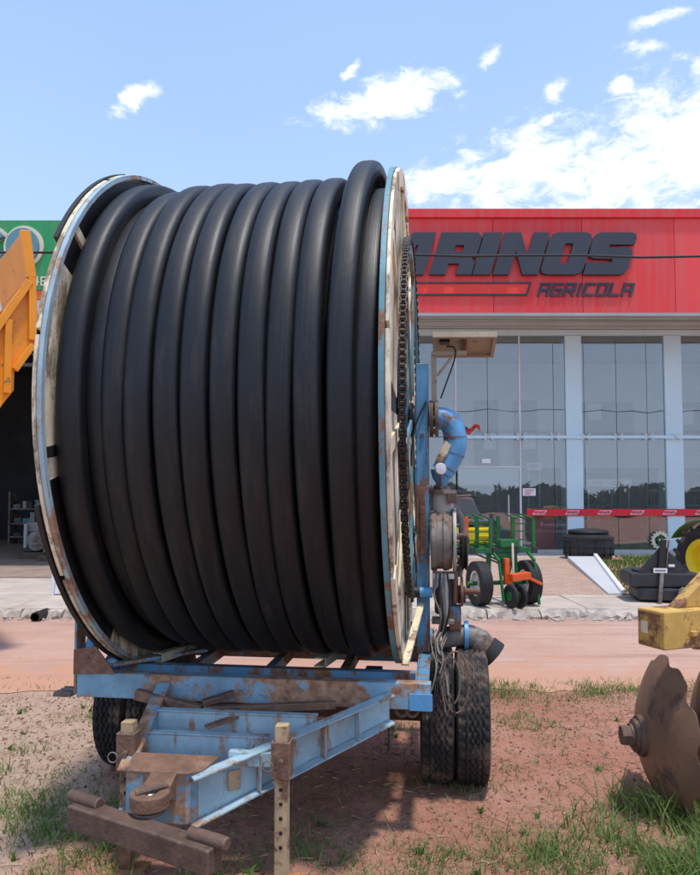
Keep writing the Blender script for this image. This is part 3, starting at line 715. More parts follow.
# red cabinet machine
t = thing('red_cabinet', 'red rounded metal cabinet standing behind the glass by the door', 'cabinet', (4.42, 16.3, TZ+0.03))
mb = MB(); mb.prism([(4.15, 16.08, TZ+0.06), (4.70, 16.08, TZ+0.06), (4.70, 16.08, 1.05), (4.62, 16.08, 1.24), (4.24, 16.08, 1.24), (4.15, 16.08, 1.05)], None, ext=(0, 0.5, 0)); part('body', mb, 'red_metal', t, True, bevel=0.03)
mb = MB(); mb.bb(4.2, 4.65, 16.12, 16.5, TZ+0.03, TZ+0.065); part('base', mb, 'inner_dark', t, True)
# round grey fan
t = thing('pedestal_fan', 'dark grey round fan on a pedestal behind the glass', 'fan', (4.35, 17.6, TZ+0.03))
mb = MB(); mb.lathe([(0.0, -.05), (0.29, -.05), (0.31, 0), (0.29, .05), (0, .05)], (4.42, 17.6, 1.95), (0, 1, 0), 24); part('cage', mb, 'seat_grey', t, True, 40)
mb = MB(); mb.tube([(4.42, 17.68, TZ+0.03), (4.42, 17.68, 1.9)], 0.03, 8); part('post', mb, 'seat_grey', t, True)
mb = MB(); mb.lathe([(0, 0), (0.25, 0), (0.25, 0.03), (0, 0.04)], (4.42, 17.68, TZ+0.03), (0, 0, 1), 20); part('foot', mb, 'seat_grey', t, True)
# green toothed wheel leaning behind the glass
t = thing('toothed_wheel', 'green toothed wheel with pale rim leaning behind the glass', 'wheel', (7.05, 16.03, TZ+0.11))
mb = MB(); mb.lathe([(0.13, -.02), (0.19, -.02), (0.19, .02), (0.13, .02)], (7.0, 15.86, 0.62), (0, 1, 0), 32, True)
for k in range(16):
    a = 2*math.pi*k/16; mb.box((7.0+0.205*math.cos(a), 15.86, 0.62+0.205*math.sin(a)), (0.03, 0.03, 0.03))
part('rim', mb, 'letter_cream', t, True)
mb = MB()
for k in range(5):
    a = 2*math.pi*k/5+0.3; mb.beam((7.0, 15.86, 0.62), (7.0+0.15*math.cos(a), 15.86, 0.62+0.15*math.sin(a)), 0.02, 0.07, up=(0, 1, 0))
mb.lathe([(0, -.03), (0.07, -.03), (0.07, .03), (0, .03)], (7.0, 15.86, 0.62), (0, 1, 0), 16)
part('spokes', mb, 'planter_green', t, True)
# shelves with dark goods
for sx, lab in ((5.55, 'dark metal shelf of parts behind the glass, beside the white pillar'), (8.0, 'dark metal shelf of parts behind the glass, farthest from the glass door'), (2.5, 'dark metal shelf of parts deep inside behind the glass door')):
    t = thing('goods_shelf', lab, 'shelf', (sx+0.7, 19.0, TZ+0.03), 0, 'shelves inside the showroom')
    for z in (0.55, 0.95, 1.35, 1.75):
        mb = MB(); mb.bb(sx, sx+1.45, 18.8, 19.2, z, z+0.03); part('shelf_board', mb, 'trim_grey', t, True)
    for x in (sx-0.02, sx+1.45):
        mb = MB(); mb.bb(x, x+0.03, 18.8, 19.2, TZ+0.03, 1.95); part('upright', mb, 'trim_grey', t, True)
    for z in (0.582, 0.982, 1.382):
        x = sx+0.05
        while x < sx+1.2:
            w = rng.uniform(0.12, 0.3); mb = MB(); mb.bb(x, x+w, 18.85, 19.1, z, z+rng.uniform(0.12, 0.3)); part('goods', mb, rng.choice(['inner_dark', 'seat_grey', 'implement_black', 'grey_iron']), t, True, bevel=0.01); x += w+0.03
t = thing('tyre_stack', 'stack of dark tyres standing behind the glass beside the pillar', 'tyres', (6.35, 16.6, TZ+0.03))
for k in range(4):
    mb = MB(); mb.lathe([(0.25, 0), (0.42, 0), (0.46, 0.06), (0.46, 0.14), (0.42, 0.2), (0.25, 0.2), (0.22, 0.1)], (6.35+0.02*k, 16.6, TZ+0.03+0.2*k), (0, 0, 1), 28, True); part('tyre', mb, 'tyre_clean', t, True, 40)

# black water tank
t = thing('water_tank', 'squat black plastic water tank with lid on the terrace by the glass front', 'tank', (5.03, 14.85, TZ))
mb = MB(); prof = [(0, 0), (0.44, 0), (0.47, 0.03), (0.485, 0.13), (0.50, 0.14), (0.495, 0.25), (0.51, 0.26), (0.505, 0.40), (0.52, 0.42), (0.52, 0.46), (0.47, 0.475), (0.40, 0.53), (0.2, 0.56), (0, 0.56)]
mb.lathe(prof, (0, 0, 0), (0, 0, 1), 48); part('body', mb, 'black_plastic', t, smooth=35)
mb = MB()
for k in range(16):
    a = 2*math.pi*k/16; mb.box((0.497*math.cos(a), 0.497*math.sin(a), 0.24), (0.03, 0.03, 0.34), Matrix.Rotation(a, 3, 'Z'))
part('ribs', mb, 'black_plastic', t, bevel=0.006)
mb = MB(); mb.lathe([(0.40, 0.53), (0.42, 0.56), (0.40, 0.60), (0.2, 0.63), (0, 0.635)], (0, 0, 0), (0, 0, 1), 40); part('lid', mb, 'black_plastic', t, smooth=35)

# ================================================================== GREEN WORKSHOP (left)
G = thing('workshop_building', 'green fronted workshop with dark open garage bay and rounded lettering', 'building', (-8, 14, 0))
gp = lambda name, mb, m, bevel=0.0, parent=None: part(name, mb, m, parent or G, True, None, bevel)
e = [-16, -13.4, -10.8, -8.2, -5.6, -3.05]
for i in range(5): mb = MB(); mb.bb(e[i]+.004, e[i+1]-.004, 14.0, 14.08, 5.80, 7.24); gp('sign_panel', mb, 'green_sign', 0.004)
mb = MB(); mb.bb(-16, -3.05, 14.02, 14.2, 5.62, 5.796); gp('orange_band', mb, 'orange_band')
mb = MB(); mb.bb(-16, -3.05, 14.06, 14.2, 5.05, 5.617); gp('lintel', mb, 'wall_white')
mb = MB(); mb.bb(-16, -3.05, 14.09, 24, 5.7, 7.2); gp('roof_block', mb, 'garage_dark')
mb = MB(); mb.bb(-3.35, -3.05, 14.08, 24, 0.1, 5.695); gp('side_wall', mb, 'wall_white')
mb = MB(); mb.bb(-16, -15.7, 14.08, 24, 0.1, 5.695); gp('side_wall', mb, 'wall_white')
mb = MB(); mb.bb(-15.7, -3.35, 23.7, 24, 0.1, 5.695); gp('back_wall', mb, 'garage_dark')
mb = MB(); mb.bb(-15.7, -3.35, 12.9, 23.7, PZ-0.02, PZ+0.02); gp('floor', mb, 'garage_floor')
mb = MB()
for k in range(9):
    x = -15+k*1.4; mb.beam((x, 15, 4.5), (x+0.7, 15, 5.0), 0.03, 0.03); mb.beam((x+0.7, 15, 5.0), (x+1.4, 15, 4.5), 0.03, 0.03)
mb.bb(-15.7, -3.36, 14.97, 15.03, 4.42, 4.49); mb.bb(-15.7, -3.36, 14.97, 15.03, 5.0, 5.07); gp('roof_truss', mb, 'seat_grey')
def ring_letter(cx, cz, rx, rz, w, open_=None):
    n = 28; a0, a1 = (0, 2*math.pi) if not open_ else open_
    def loop(k): return [(math.cos(a0+(a1-a0)*i/n)*(rx+k), math.sin(a0+(a1-a0)*i/n)*(rz+k)) for i in range(n+(0 if not open_ else 1))]
    for ko, ki, y, dep, m in ((0.07, -w-0.07, 13.975, 0.05, 'letter_cream'), (0, -w, 13.93, 0.09, 'letter_teal')):
        lp = [loop(ko), loop(ki)] if not open_ else [loop(ko)+loop(ki)[::-1]]
        o = put('sign_letter', glyph_mesh('sign_letter', lp, dep), m, G, 0.0); o.location = Vector((cx, y, cz))-Vector((-8, 14, 0))
ring_letter(-7.35, 6.70, 0.40, 0.36, 0.2, (0.5, 2*math.pi-0.5)); ring_letter(-6.62, 6.68, 0.33, 0.36, 0.19); ring_letter(-8.2, 6.70, 0.38, 0.36, 0.2)
for ch, lm in letters('46', -6.42, 5.90, 0.16, 0.1, 0.06, 0.025, 13.985, 0.02): gp('small_letter', lm, 'letter_cream')
# goods in the garage
t = thing('parts_rack', 'steel rack of grey boxes deep inside the dark garage', 'rack', (-9.4, 21.6, PZ+0.02))
for z in (0.35, 0.75, 1.2):
    mb = MB(); mb.bb(-10.4, -8.35, 21.4, 21.9, z, z+0.04); part('shelf_board', mb, 'grey_iron', t, True)
    x = -8.3
    while x < -6.6:
        w = rng.uniform(0.1, 0.28); mb = MB(); hh = rng.uniform(0.1, 0.34); mb.box((x+w/2-2.0, 21.6, z+0.042+hh/2), (w, 0.3, hh), Matrix.Rotation(rng.uniform(-.3, .3), 3, 'Z')); part('box', mb, rng.choice(['trim_grey', 'grey_iron', 'seat_grey', 'inner_dark', 'teal_paint', 'implement_black']), t, True, bevel=0.01); x += w+0.05
for x in (-10.42, -8.35):
    mb = MB(); mb.bb(x, x+0.05, 21.4, 21.9, PZ+0.02, 1.75); part('upright', mb, 'grey_iron', t, True)
t = thing('parked_machine', 'dark machine with big wheels standing in the garage shade', 'machine', (-6.3, 19, PZ+0.02))
mb = MB(); mb.bb(-7.6, -5.0, 18.2, 19.6, 1.0, 2.1); mb.bb(-7.0, -5.8, 18.3, 19.5, 2.08, 2.75); part('body', mb, 'implement_black', t, True, bevel=0.12)
for x in (-7.2, -5.4):
    mb = MB(); mb.lathe([(0.25, -.2), (0.6, -.2), (0.68, -.1), (0.68, .1), (0.6, .2), (0.25, .2)], (x, 18.0, 0.83), (0, 1, 0), 32, True); part('wheel', mb, 'tyre_clean', t, True, smooth=40)
for (x, y, w_, h_, lab) in ((-6.75, 16.2, 0.5, 0.55, 'low dark engine block on a pallet on the garage floor'), (-7.5, 16.9, 0.6, 0.95, 'taller dark engine block on a pallet on the garage floor')):
    t = thing('engine_block', lab, 'engine', (x, y, PZ+0.02), 0, 'engines in the garage')
    mb = MB(); mb.box((0, 0, 0.07), (w_*1.3, 0.6, 0.14)); part('pallet', mb, 'dark_rust', t, False, None, 0.01)
    mb = MB(); mb.box((0, 0.05, 0.141+h_*0.25), (w_*0.9, 0.42, h_*0.5)); part('block', mb, 'implement_black', t, False, None, 0.03)
    mb = MB(); mb.box((-0.05, 0.05, 0.142+h_*0.62), (w_*0.55, 0.34, h_*0.24)); part('head', mb, 'grey_iron', t, False, None, 0.02)
    mb = MB(); mb.lathe([(0.02, -0.04), (h_*0.24, -0.04), (h_*0.24, 0.04), (0.02, 0.04)], (w_*0.12, -0.21, 0.16+h_*0.26), (0, 1, 0), 24, True); part('flywheel', mb, 'grey_iron', t, False, 35)
    mb = MB(); mb.tube([(-w_*0.35, -0.19, 0.15+h_*0.1), (-w_*0.35, -0.19, 0.15+h_*0.7)], 0.045, 12); part('cylinder', mb, 'trim_grey', t, False, 40)
# white board on the pavement
t = thing('sandwich_board', 'white lettered board standing on the pavement before the garage', 'sign', (-4.45, 10.75, PZ))
mb = MB(); mb.beam((-4.52, 10.70, PZ+0.0), (-4.52, 10.85, PZ+0.62), 0.06, 0.03, up=(0, 1, 0)); part('post', mb, 'wall_white', t, True)
mb = MB(); mb.beam((-4.25, 10.71, PZ+0.02), (-4.25, 10.85, PZ+0.60), 0.46, 0.02, up=(0, 1, 0)); part('panel', mb, 'wall_white', t, True)
for r_, tx in ((0.27, 'PEL'), (0.37, 'REC')):
    for ch, lm in letters(tx, -4.44, PZ+r_, 0.05, 0.045, 0.03, 0.014, 10.735+(r_-0.2)*0.24, 0.006): part('letter', lm, 'print_dark', t, True)

# ================================================================== HOSE REEL TRAILER
T = thing('hose_reel_trailer', 'blue wheeled irrigation reel wound with thick black hose', 'hose reel', (-0.41, 4.28, 0), R(-7.5))
tp = lambda name, mb, m, smooth=None, bevel=0.0, parent=None: part(name, mb, m, parent or T, False, smooth, bevel)
ZC = 2.10; HR = 0.0612
# ---- hose: one continuous pipe, wound wrap by wrap
wraps = [(-.645, 1.300, 0.02), (-.548, 1.225, 0.0), (-.462, 1.262, 0.01), (-.340, 1.292, 0.0), (-.205, 1.290, 0.006), (-.083, 1.292, 0.0), (.040, 1.290, 0.0),
         (.163, 1.293, 0.0), (.288, 1.290, 0.0), (.412, 1.292, 0.004), (.540, 1.300, 0.074), (.645, 1.255, -0.030)]
def hose_path(wr, n=110):
    P = []
    for i, (x, r, bmp) in enumerate(wr):
        x2, r2, b2 = wr[min(i+1, len(wr)-1)]
        for k in range(n):
            f = k/n; a = R(-60) - 2*math.pi*f            # starts behind and below, runs over front
            s = min(1, max(0, (f-0.74)/0.26)); s = s*s*(3-2*s)
            th = a
            rr = 0.024+r+(r2-r)*s + (bmp*(1-s)+b2*s)*max(0, math.sin(th))**1.5
            xx = x+(x2-x)*s + 0.006*math.sin(th*1.0+i*1.7) + 0.004*math.sin(3*th+i*2.3)
            if wr is wraps and i == 10: xx += 0.058*max(0, math.sin(th))**1.5*(1-s)
            rr += 0.0035*math.sin(2*th+i*2.9) + 0.002*math.sin(5*th+i)
            P.append((xx, rr*math.cos(th), ZC + rr*math.sin(th)))
    return P
def hose_mesh(name, path, r, n=28, flat=0.84):
    P = [Vector(p) for p in path]; m = len(P); V = []; L = 0; UV = []
    for i in range(m):
        t = (P[min(i+1, m-1)]-P[max(i-1, 0)]).normalized()
        rad = Vector((0, P[i].y, P[i].z-ZC)).normalized(); rad = (rad - t*rad.dot(t)).normalized(); sd = t.cross(rad)
        if i: L += (P[i]-P[i-1]).length
        for k in range(n):
            a = 2*math.pi*k/n; ca, sa = math.cos(a), math.sin(a); e_ = 2/2.9
            V.append(P[i] + rad*math.copysign(abs(ca)**e_, ca)*r*flat + sd*math.copysign(abs(sa)**e_, sa)*r*1.0); UV.append((L, k/n))
    F = []; FU = []
    for i in range(m-1):
        for k in range(n):
            k2 = (k+1) % n; F.append((i*n+k, i*n+k2, (i+1)*n+k2, (i+1)*n+k))
            FU += [UV[i*n+k], (UV[i*n][0], (k+1)/n), (UV[(i+1)*n][0], (k+1)/n), UV[(i+1)*n+k]]
    F += [tuple(range(n)), tuple((m-1)*n+k for k in range(n))]; FU += [(0, 0)]*(2*n)
    me = bpy.data.meshes.new(name); me.from_pydata([tuple(v) for v in V], [], F)
    u = me.uv_layers.new(name='UVMap'); u.data.foreach_set('uv', [c for p in FU for c in p])
    me.polygons.foreach_set('use_smooth', [True]*len(me.polygons)); me.update(); return me
coil = put('hose', hose_mesh('hose', hose_path(wraps), HR), 'hose_black', T)
under = [(-.640+i*0.1165, 1.165, 0.0) for i in range(12)]
put('hose_under_layer', hose_mesh('hose_under_layer', hose_path(under, 72), 0.060, 12), 'hose_black', T)
mb = MB(); mb.lathe([(0.0, -.705), (1.10, -.705), (1.10, .705), (0.0, .705)], (0, 0, ZC), (1, 0, 0), 64); tp('drum', mb, 'grease_black', 40)
# ---- flanges
def ringprof(r0, r1, h0, h1): return [(r0, h0), (r1, h0), (r1, h1), (r0, h1)]
REF = (0, -1, 0)     # angle 0 at the front, rising towards the top
def sector(mb, r0, r1, x0, x1, a0, a1, n=10):
    # angles in degrees measured from the front upward
    P = []
    for i in range(n+1):
        a = R(a0+(a1-a0)*i/n); c, s_ = -math.cos(a), math.sin(a)
        for r, x in ((r0, x0), (r1, x0), (r1, x1), (r0, x1)): P.append((x, r*c, ZC+r*s_))
    F = [(i*4+k, i*4+(k+1) % 4, i*4+4+(k+1) % 4, i*4+4+k) for i in range(n) for k in range(4)] + [(3,2,1,0), tuple(n*4+k for k in range(4))]
    return mb.add(P, F)
def flange(sg, RR):
    mb = MB(); mb.lathe(ringprof(RR-0.022, RR, sg*0.712, sg*0.737), (0, 0, ZC), (1, 0, 0), 120, True)
    f = tp('flange', mb, 'pale_blue' if sg < 0 else 'teal_paint', 40)
    a = 10
    while a < 370:     # outer rim made of curved boards
        mb = MB(); sector(mb, RR-0.10, RR+(0.003 if sg < 0 else -0.004)+rng.uniform(-0.004, 0.004), sg*0.739, sg*(0.758+rng.uniform(-0.003, 0.004)), a+0.6, min(a+44.4, 369.4), 14); tp('rim_board', mb, 'cream_wood', None, 0.003, f); a += 45
    secs = [(-16, 25), (-101, -58), (-190, -125)] if sg < 0 else [(i*45+3, i*45+41) for i in range(8)]
    for a0, a1 in secs:
        mb = MB(); px0, px1 = (0.722, 0.731) if sg < 0 else (0.7375, 0.7435); sector(mb, 0.70, RR-(0.024 if sg < 0 else 0.102), sg*px0, sg*px1, a0, a1, 14); tp('panel', mb, 'cream_wood', None, 0, f)
    mb = MB(); mb.lathe(ringprof(0.68, RR-0.03, sg*0.7325, sg*0.7365), (0, 0, ZC), (1, 0, 0), 96, True); tp('gap_shade_sheet', mb, 'grease_black', 40, 0, f)  # added black sheet, stands in for the shadow in the flange gaps
    for k in range(8):
        a = R(k*45+34); c, s_ = -math.cos(a), math.sin(a)
        mb = MB(); mb.beam((sg*0.748, 0.27*c, ZC+0.27*s_), (sg*0.748, (RR-0.104)*c, ZC+(RR-0.104)*s_), 0.07, 0.018, up=(1, 0, 0)); tp('spoke', mb, 'cream_paint', None, 0.002, f)
        mb = MB(); mb.beam((sg*0.727, 0.80*c, ZC+0.80*s_), (sg*0.727, (RR-0.024)*c, ZC+(RR-0.024)*s_), 0.05, 0.020, up=(1, 0, 0)); tp('bracket', mb, 'grease_black' if k % 4 else 'cream_paint', None, 0.003, f)
    mb = MB(); mb.lathe([(0.04, sg*0.735), (0.26, sg*0.735), (0.26, sg*0.757), (0.13, sg*0.765), (0.04, sg*0.768)], (0, 0, ZC), (1, 0, 0), 40, True); tp('hub', mb, 'blue_paint', 35, 0, f)
    return f
fl = flange(-1, 1.442); fr = flange(1, 1.405)
# rubber lip outside the left rim
for a0, a1 in ((-75, -20), (30, 66)):
    mb = MB(); sector(mb, 1.375, 1.451, -0.786, -0.764, a0, a1, 20); tp('edge_strip', mb, 'grease_black', None, 0, fl)
# ---- drive ring and chain on the right
mb = MB(); mb.lathe(ringprof(0.955, 1.01, 0.780, 0.798), (0, 0, ZC), (1, 0, 0), 96, True)
drv = tp('drive_ring', mb, 'teal_paint', 40)
for k in range(6):
    a = R(k*60+15); mb = MB(); mb.beam((0.789, 0.16*math.cos(a), ZC+0.16*math.sin(a)), (0.789, 0.957*math.cos(a), ZC+0.957*math.sin(a)), 0.05, 0.016, up=(1, 0, 0)); tp('ring_spoke', mb, 'teal_paint', None, 0.003, drv)
mb = MB(); NL = 190
for k in range(NL):
    a = 2*math.pi*k/NL; c, s_ = math.cos(a), math.sin(a); q = Matrix.Rotation(a, 3, 'X'); wob = 1.036+0.003*math.sin(9*a)
    mb.lathe([(0, -.014), (0.013, -.014), (0.013, .014), (0, .014)], (0.789, wob*c, ZC+wob*s_), (1, 0, 0), 6)
    dx = 0.012 if k % 2 else 0.0165
    for sg in (-1, 1): mb.box((0.789+sg*dx, wob*c, ZC+wob*s_), (0.005, 0.026, 0.040), q)
tp('drive_chain', mb, 'chain_steel')
# ---- axle, bearings, masts
mb = MB(); mb.tube([(-0.93, 0, ZC), (0.93, 0, ZC)], 0.045, 16); tp('reel_shaft', mb, 'grey_iron', 40)
mb = MB(); mb.lathe([(0.045, 0.770), (0.075, 0.770), (0.10, 0.775), (0.105, 0.79), (0.085, 0.798), (0.085, 0.806), (0.045, 0.806)], (0, 0, ZC), (1, 0, 0), 24, True); tp('bearing', mb, 'grease_black', 35)
for k in range(6):
    a = k*math.pi/3; mb = MB(); mb.lathe([(0, .905), (0.012, .905), (0.012, .925), (0, .925)], (0, 0.085*math.cos(a), ZC+0.085*math.sin(a)), (1, 0, 0), 6); tp('bolt', mb, 'grey_iron')
for sg in (-1, 1):
    mb = MB(); mb.bb(sg*0.8135, sg*0.888, -0.055, 0.055, 0.62, 2.43); mast = tp('mast', mb, 'blue_paint', None, 0.004)
    for ys in ((-1, 1) if sg < 0 else ()):
        mb = MB(); mb.channel((sg*0.915, ys*0.64, 0.72), (sg*0.915, ys*0.06, 1.80), 0.05, 0.06, 0.007, sg); tp('mast_brace', mb, 'blue_paint' if sg < 0 else 'cream_paint', None, 0.002)
    mb = MB(); mb.bb(sg*0.8085, sg*0.8125, -0.065, 0.065, ZC-0.12, ZC+0.12); tp('bearing_plate', mb, 'blue_paint', parent=mast)
    for z in (2.0, 1.62, 1.27):
        mb = MB(); mb.lathe([(0, 0), (0.013, 0), (0.013, 0.014), (0, 0.014)], (sg*0.85, -0.0555, z), (0, -1, 0), 6); tp('bolt', mb, 'dark_rust', parent=mast)
mb = MB(); mb.beam((0.77, -0.55, 0.78), (0.84, -0.075, 1.02), 0.04, 0.012); tp('low_strut', mb, 'cream_paint', None, 0.002)
mb = MB(); mb.bb(0.835, 0.868, -0.066, -0.056, 1.30, 1.62); tp('rust_plate', mb, 'rust', None, 0.003)
# ---- chassis
mb = MB(); mb.channel((-0.915, -0.70, 0.672), (0.905, -0.70, 0.672), 0.07, 0.125, 0.009, 1); fb = tp('front_beam', mb, 'blue_rusty', None, 0.003)
mb = MB(); mb.channel((-0.915, 0.70, 0.672), (0.905, 0.70, 0.672), 0.07, 0.125, 0.009, -1); tp('rear_beam', mb, 'blue_rusty', None, 0.003)
for sg in (-1, 1):
    mb = MB(); mb.channel((sg*0.86, -0.66, 0.672), (sg*0.86, 0.66, 0.672), 0.07, 0.12, 0.009, -sg); tp('side_rail', mb, 'blue_paint', None, 0.003)
mb = MB(); mb.bb(0.80, 0.912, -0.745, -0.738, 0.607, 0.69); tp('end_plate', mb, 'blue_clean', None, 0.003)
mb = MB(); mb.prism([(-0.93, -0.745, 0.725), (-0.70, -0.745, 0.735), (-0.81, -0.745, 0.87), (-0.93, -0.745, 0.85)], None, ext=(0, 0.012, 0)); tp('gusset', mb, 'rust', None, 0.003)
mb = MB(); mb.bb(-0.932, -0.918, -0.735, -0.64, 0.62, 1.02); tp('corner_post', mb, 'blue_rusty', None, 0.003)
mb = MB(); mb.bb(-1.03, -0.935, -0.76, -0.62, 0.612, 0.622)
for k in range(4): mb.bb(-1.03, -0.935, -0.755+k*0.035, -0.742+k*0.035, 0.622, 0.634)
tp('step', mb, 'grey_iron')
mb = MB(); mb.channel((-0.82, -0.42, 0.665), (0.82, -0.42, 0.665), 0.06, 0.10, 0.008, 1); tp('cross_member', mb, 'blue_paint', None, 0.002)
mb = MB(); mb.channel((-0.82, 0.25, 0.665), (0.82, 0.25, 0.665), 0.06, 0.10, 0.008, 1); tp('cross_member', mb, 'blue_rusty', None, 0.002)
mb = MB(); mb.tube([(-0.80, 0.45, 0.80), (0.80, 0.45, 0.80)], 0.022, 10); tp('spooling_bar', mb, 'grease_black', 40)
mb = MB(); mb.beam((-0.80, -0.60, 0.746), (-0.45, -0.10, 0.728), 0.07, 0.02); tp('flat_bar', mb, 'pale_blue', None, 0.002)
for x in (-0.45, 0.0, 0.42):
    mb = MB(); mb.channel((x, -0.385, 0.655), (x, 0.62, 0.655), 0.05, 0.07, 0.007, 1); tp('stringer', mb, 'blue_rusty', None, 0.002)
for x0, x1 in ((-0.62, -0.52), (0.30, 0.36)):
    mb = MB(); mb.channel((x0, -0.40, 0.742), (x1, -0.05, 0.742), 0.07, 0.05, 0.007, 1); tp('hose_guide', mb, 'cream_paint', None, 0.002)
# ---- lock bars over the front beam
mb = MB(); mb.beam((-0.56, -0.80, 0.655), (-0.20, -0.86, 0.605), 0.045, 0.05); tp('lock_bar', mb, 'rust', None, 0.004)
mb = MB(); mb.beam((-0.19, -0.855, 0.605), (0.45, -0.80, 0.64), 0.04, 0.035); tp('lock_bar', mb, 'rust', None, 0.004)
mb = MB(); mb.beam((-0.20, -0.845, 0.635), (-0.06, -0.78, 0.672), 0.05, 0.028); tp('lock_bar', mb, 'dark_rust', None, 0.004)
mb = MB(); mb.tube([(-0.19, -0.89, 0.62), (-0.19, -0.89, 0.47)], 0.014, 10); mb.lathe([(0, 0), (0.026, 0), (0.026, 0.02), (0, 0.02)], (-0.19, -0.89, 0.565), (0, 0, 1), 6); tp('lock_bolt', mb, 'dark_rust', 40)
# ---- drawbar, falling to the hitch
ap, lb, rb = (-0.37, -1.30), (-0.41, -0.735), (0.72, -0.735)
def leg(name, a, b, za, zb_, ha, hb, out, m):
    a = Vector((*a, za)); b = Vector((*b, zb_)); d = (b-a).normalized(); sd = Vector((d.y, -d.x, 0)).normalized()*out
    P = MB(); t = 0.009; fw = 0.065
    up = Vector((0, 0, 1))
    # web
    P.add([p + sd*o + up*z for p, h in ((a, ha), (b, hb)) for o, z in ((0, -h/2), (t, -h/2), (t, h/2), (0, h/2))], [(0,1,2,3),(7,6,5,4),(0,4,5,1),(1,5,6,2),(2,6,7,3),(3,7,4,0)])
    for s_ in (-1, 1):
        P.add([p + sd*o + up*(s_*(h/2) + z) for p, h in ((a, ha), (b, hb)) for o, z in ((-0.004, -t/2), (fw, -t/2), (fw, t/2), (-0.004, t/2))], [(0,1,2,3),(7,6,5,4),(0,4,5,1),(1,5,6,2),(2,6,7,3),(3,7,4,0)])
    return tp(name, P, m, None, 0.002)
leg('drawbar_leg', (-0.36, -1.28), (-0.41, -0.738), 0.375, 0.63, 0.19, 0.13, -1, 'blue_rusty')
rl = leg('drawbar_leg', (-0.10, -1.28), (0.70, -0.738), 0.365, 0.625, 0.195, 0.13, 1, 'pale_blue')
for f in (0.30, 0.42, 0.62, 0.80):
    x = -0.10+0.80*f; y = -1.28+0.542*f; z = 0.365+0.26*f; h = 0.17-0.05*f
    mb = MB(); mb.box((x+0.026, y-0.038, z), (0.008, 0.05, h), Matrix.Rotation(R(34), 3, 'Z')); tp('stiffener', mb, 'pale_blue', None, 0, rl)
mb = MB(); mb.box((0.055+0.012, -1.18-0.014, 0.42), (0.055, 0.003, 0.085), Matrix.Rotation(R(34.1), 3, 'Z')); tp('name_plate', mb, 'beige_steel', None, 0, rl)
mb = MB(); mb.bb(-0.375, -0.115, -1.305, -1.293, 0.27, 0.475); mb.prism([(-0.115, -1.3045, 0.27), (-0.065, -1.275, 0.27), (-0.07, -1.266, 0.27), (-0.12, -1.294, 0.27)], None, ext=(0, 0, 0.205)); tp('front_plate', mb, 'blue_rusty', None, 0.003)
mb = MB(); mb.prism([(-0.385, -1.31, 0.476), (-0.105, -1.312, 0.476), (-0.05, -1.27, 0.478), (0.0, -1.19, 0.508), (-0.385, -1.19, 0.508)], None, ext=(0, 0, 0.009)); tp('top_plate', mb, 'rust', None, 0.002)
for y, m, x1 in ((-1.06, 'pale_blue', 0.20), (-0.93, 'pale_blue', 0.40)):
    f = (y+1.28)/0.542; z = 0.375+0.255*f
    mb = MB(); mb.bb(-0.375-0.03*f, x1-0.02, y, y+0.009, z-0.085, z+0.075); mb.bb(-0.375-0.03*f, x1-0.02, y-0.004, y+0.045, z+0.075, z+0.083); tp('drawbar_web', mb, m, None, 0.002)
mb = MB(); mb.beam((-0.12, -1.02, 0.58), (0.03, -0.88, 0.61), 0.045, 0.012); tp('tie_strap', mb, 'rust', None, 0.002)
# hitch ring
mb = MB(); mb.lathe(ringprof(0.03, 0.078, -0.03, 0.03), (-0.205, -1.45, 0.432), (0, 0, 1), 40, True); hr = tp('hitch_ring', mb, 'rust', 35, 0.006)
mb = MB(); mb.beam((-0.205, -1.385, 0.432), (-0.205, -1.306, 0.425), 0.115, 0.058, h2=0.12); tp('hitch_neck', mb, 'rust', None, 0.006)
mb = MB(); mb.tube([(-0.245, -1.49, 0.468), (-0.18, -1.44, 0.474), (-0.15, -1.40, 0.47)], 0.012, 8); tp('weld_bead', mb, 'dark_rust', 40, 0, hr)
mb = MB(); mb.lathe([(0, 0.38), (0.027, 0.38), (0.027, 0.452), (0.02, 0.458), (0, 0.458)], (-0.205, -1.45, 0), (0, 0, 1), 20); tp('hitch_pin', mb, 'steel_bright', 35)
# ---- parking stands with pin holes
def stand(x, y, zt, zs0, zs1, bottom=0.012, m='beige_steel'):
    mb = MB(); w = 0.056
    mb.bb(x-w/2, x+w/2, y-w/2, y+w/2, bottom, zt); s_ = tp('stand_post', mb, m, None, 0.004)
    for z in (0.40, 0.34, 0.28, 0.22, 0.16):
        mb = MB(); mb.lathe([(0, 0), (0.0085, 0), (0.0085, 0.002), (0, 0.002)], (x+0.001, y-w/2-0.0002, z), (0, -1, 0), 10); tp('pin_hole', mb, 'cable_black', parent=s_)
    mb = MB(); q = w/2+0.004; t = 0.009
    mb.bb(x-q-t, x+q+t, y-q-t, y-q, zs0, zs1); mb.bb(x-q-t, x+q+t, y+q, y+q+t, zs0, zs1); mb.bb(x-q-t, x-q, y-q, y+q, zs0, zs1); mb.bb(x+q, x+q+t, y-q, y+q, zs0, zs1)
    sl2 = tp('stand_sleeve', mb, 'rust', None, 0.003)
    mb = MB(); mb.lathe([(0, 0), (0.011, 0), (0.011, 0.02), (0, 0.022)], (x+0.005, y-q-t, (zs0+zs1)/2), (0, -1, 0), 12); tp('stand_pin', mb, 'dark_rust', 35, 0, sl2)
    mb = MB(); mb.tube([(x-0.05+0.022*math.cos(a), y-q-t-0.012, (zs0+zs1)/2-0.02+0.022*math.sin(a)) for a in [i*2*math.pi/16 for i in range(16)]], 0.003, 6, closed=True); tp('pin_ring', mb, 'grey_iron', 60, 0, sl2)
    mb = MB(); mb.bb(x-0.085, x+0.085, y-0.07, y+0.07, bottom-0.012, bottom); tp('stand_foot', mb, 'wood_stake', None, 0.003, s_)
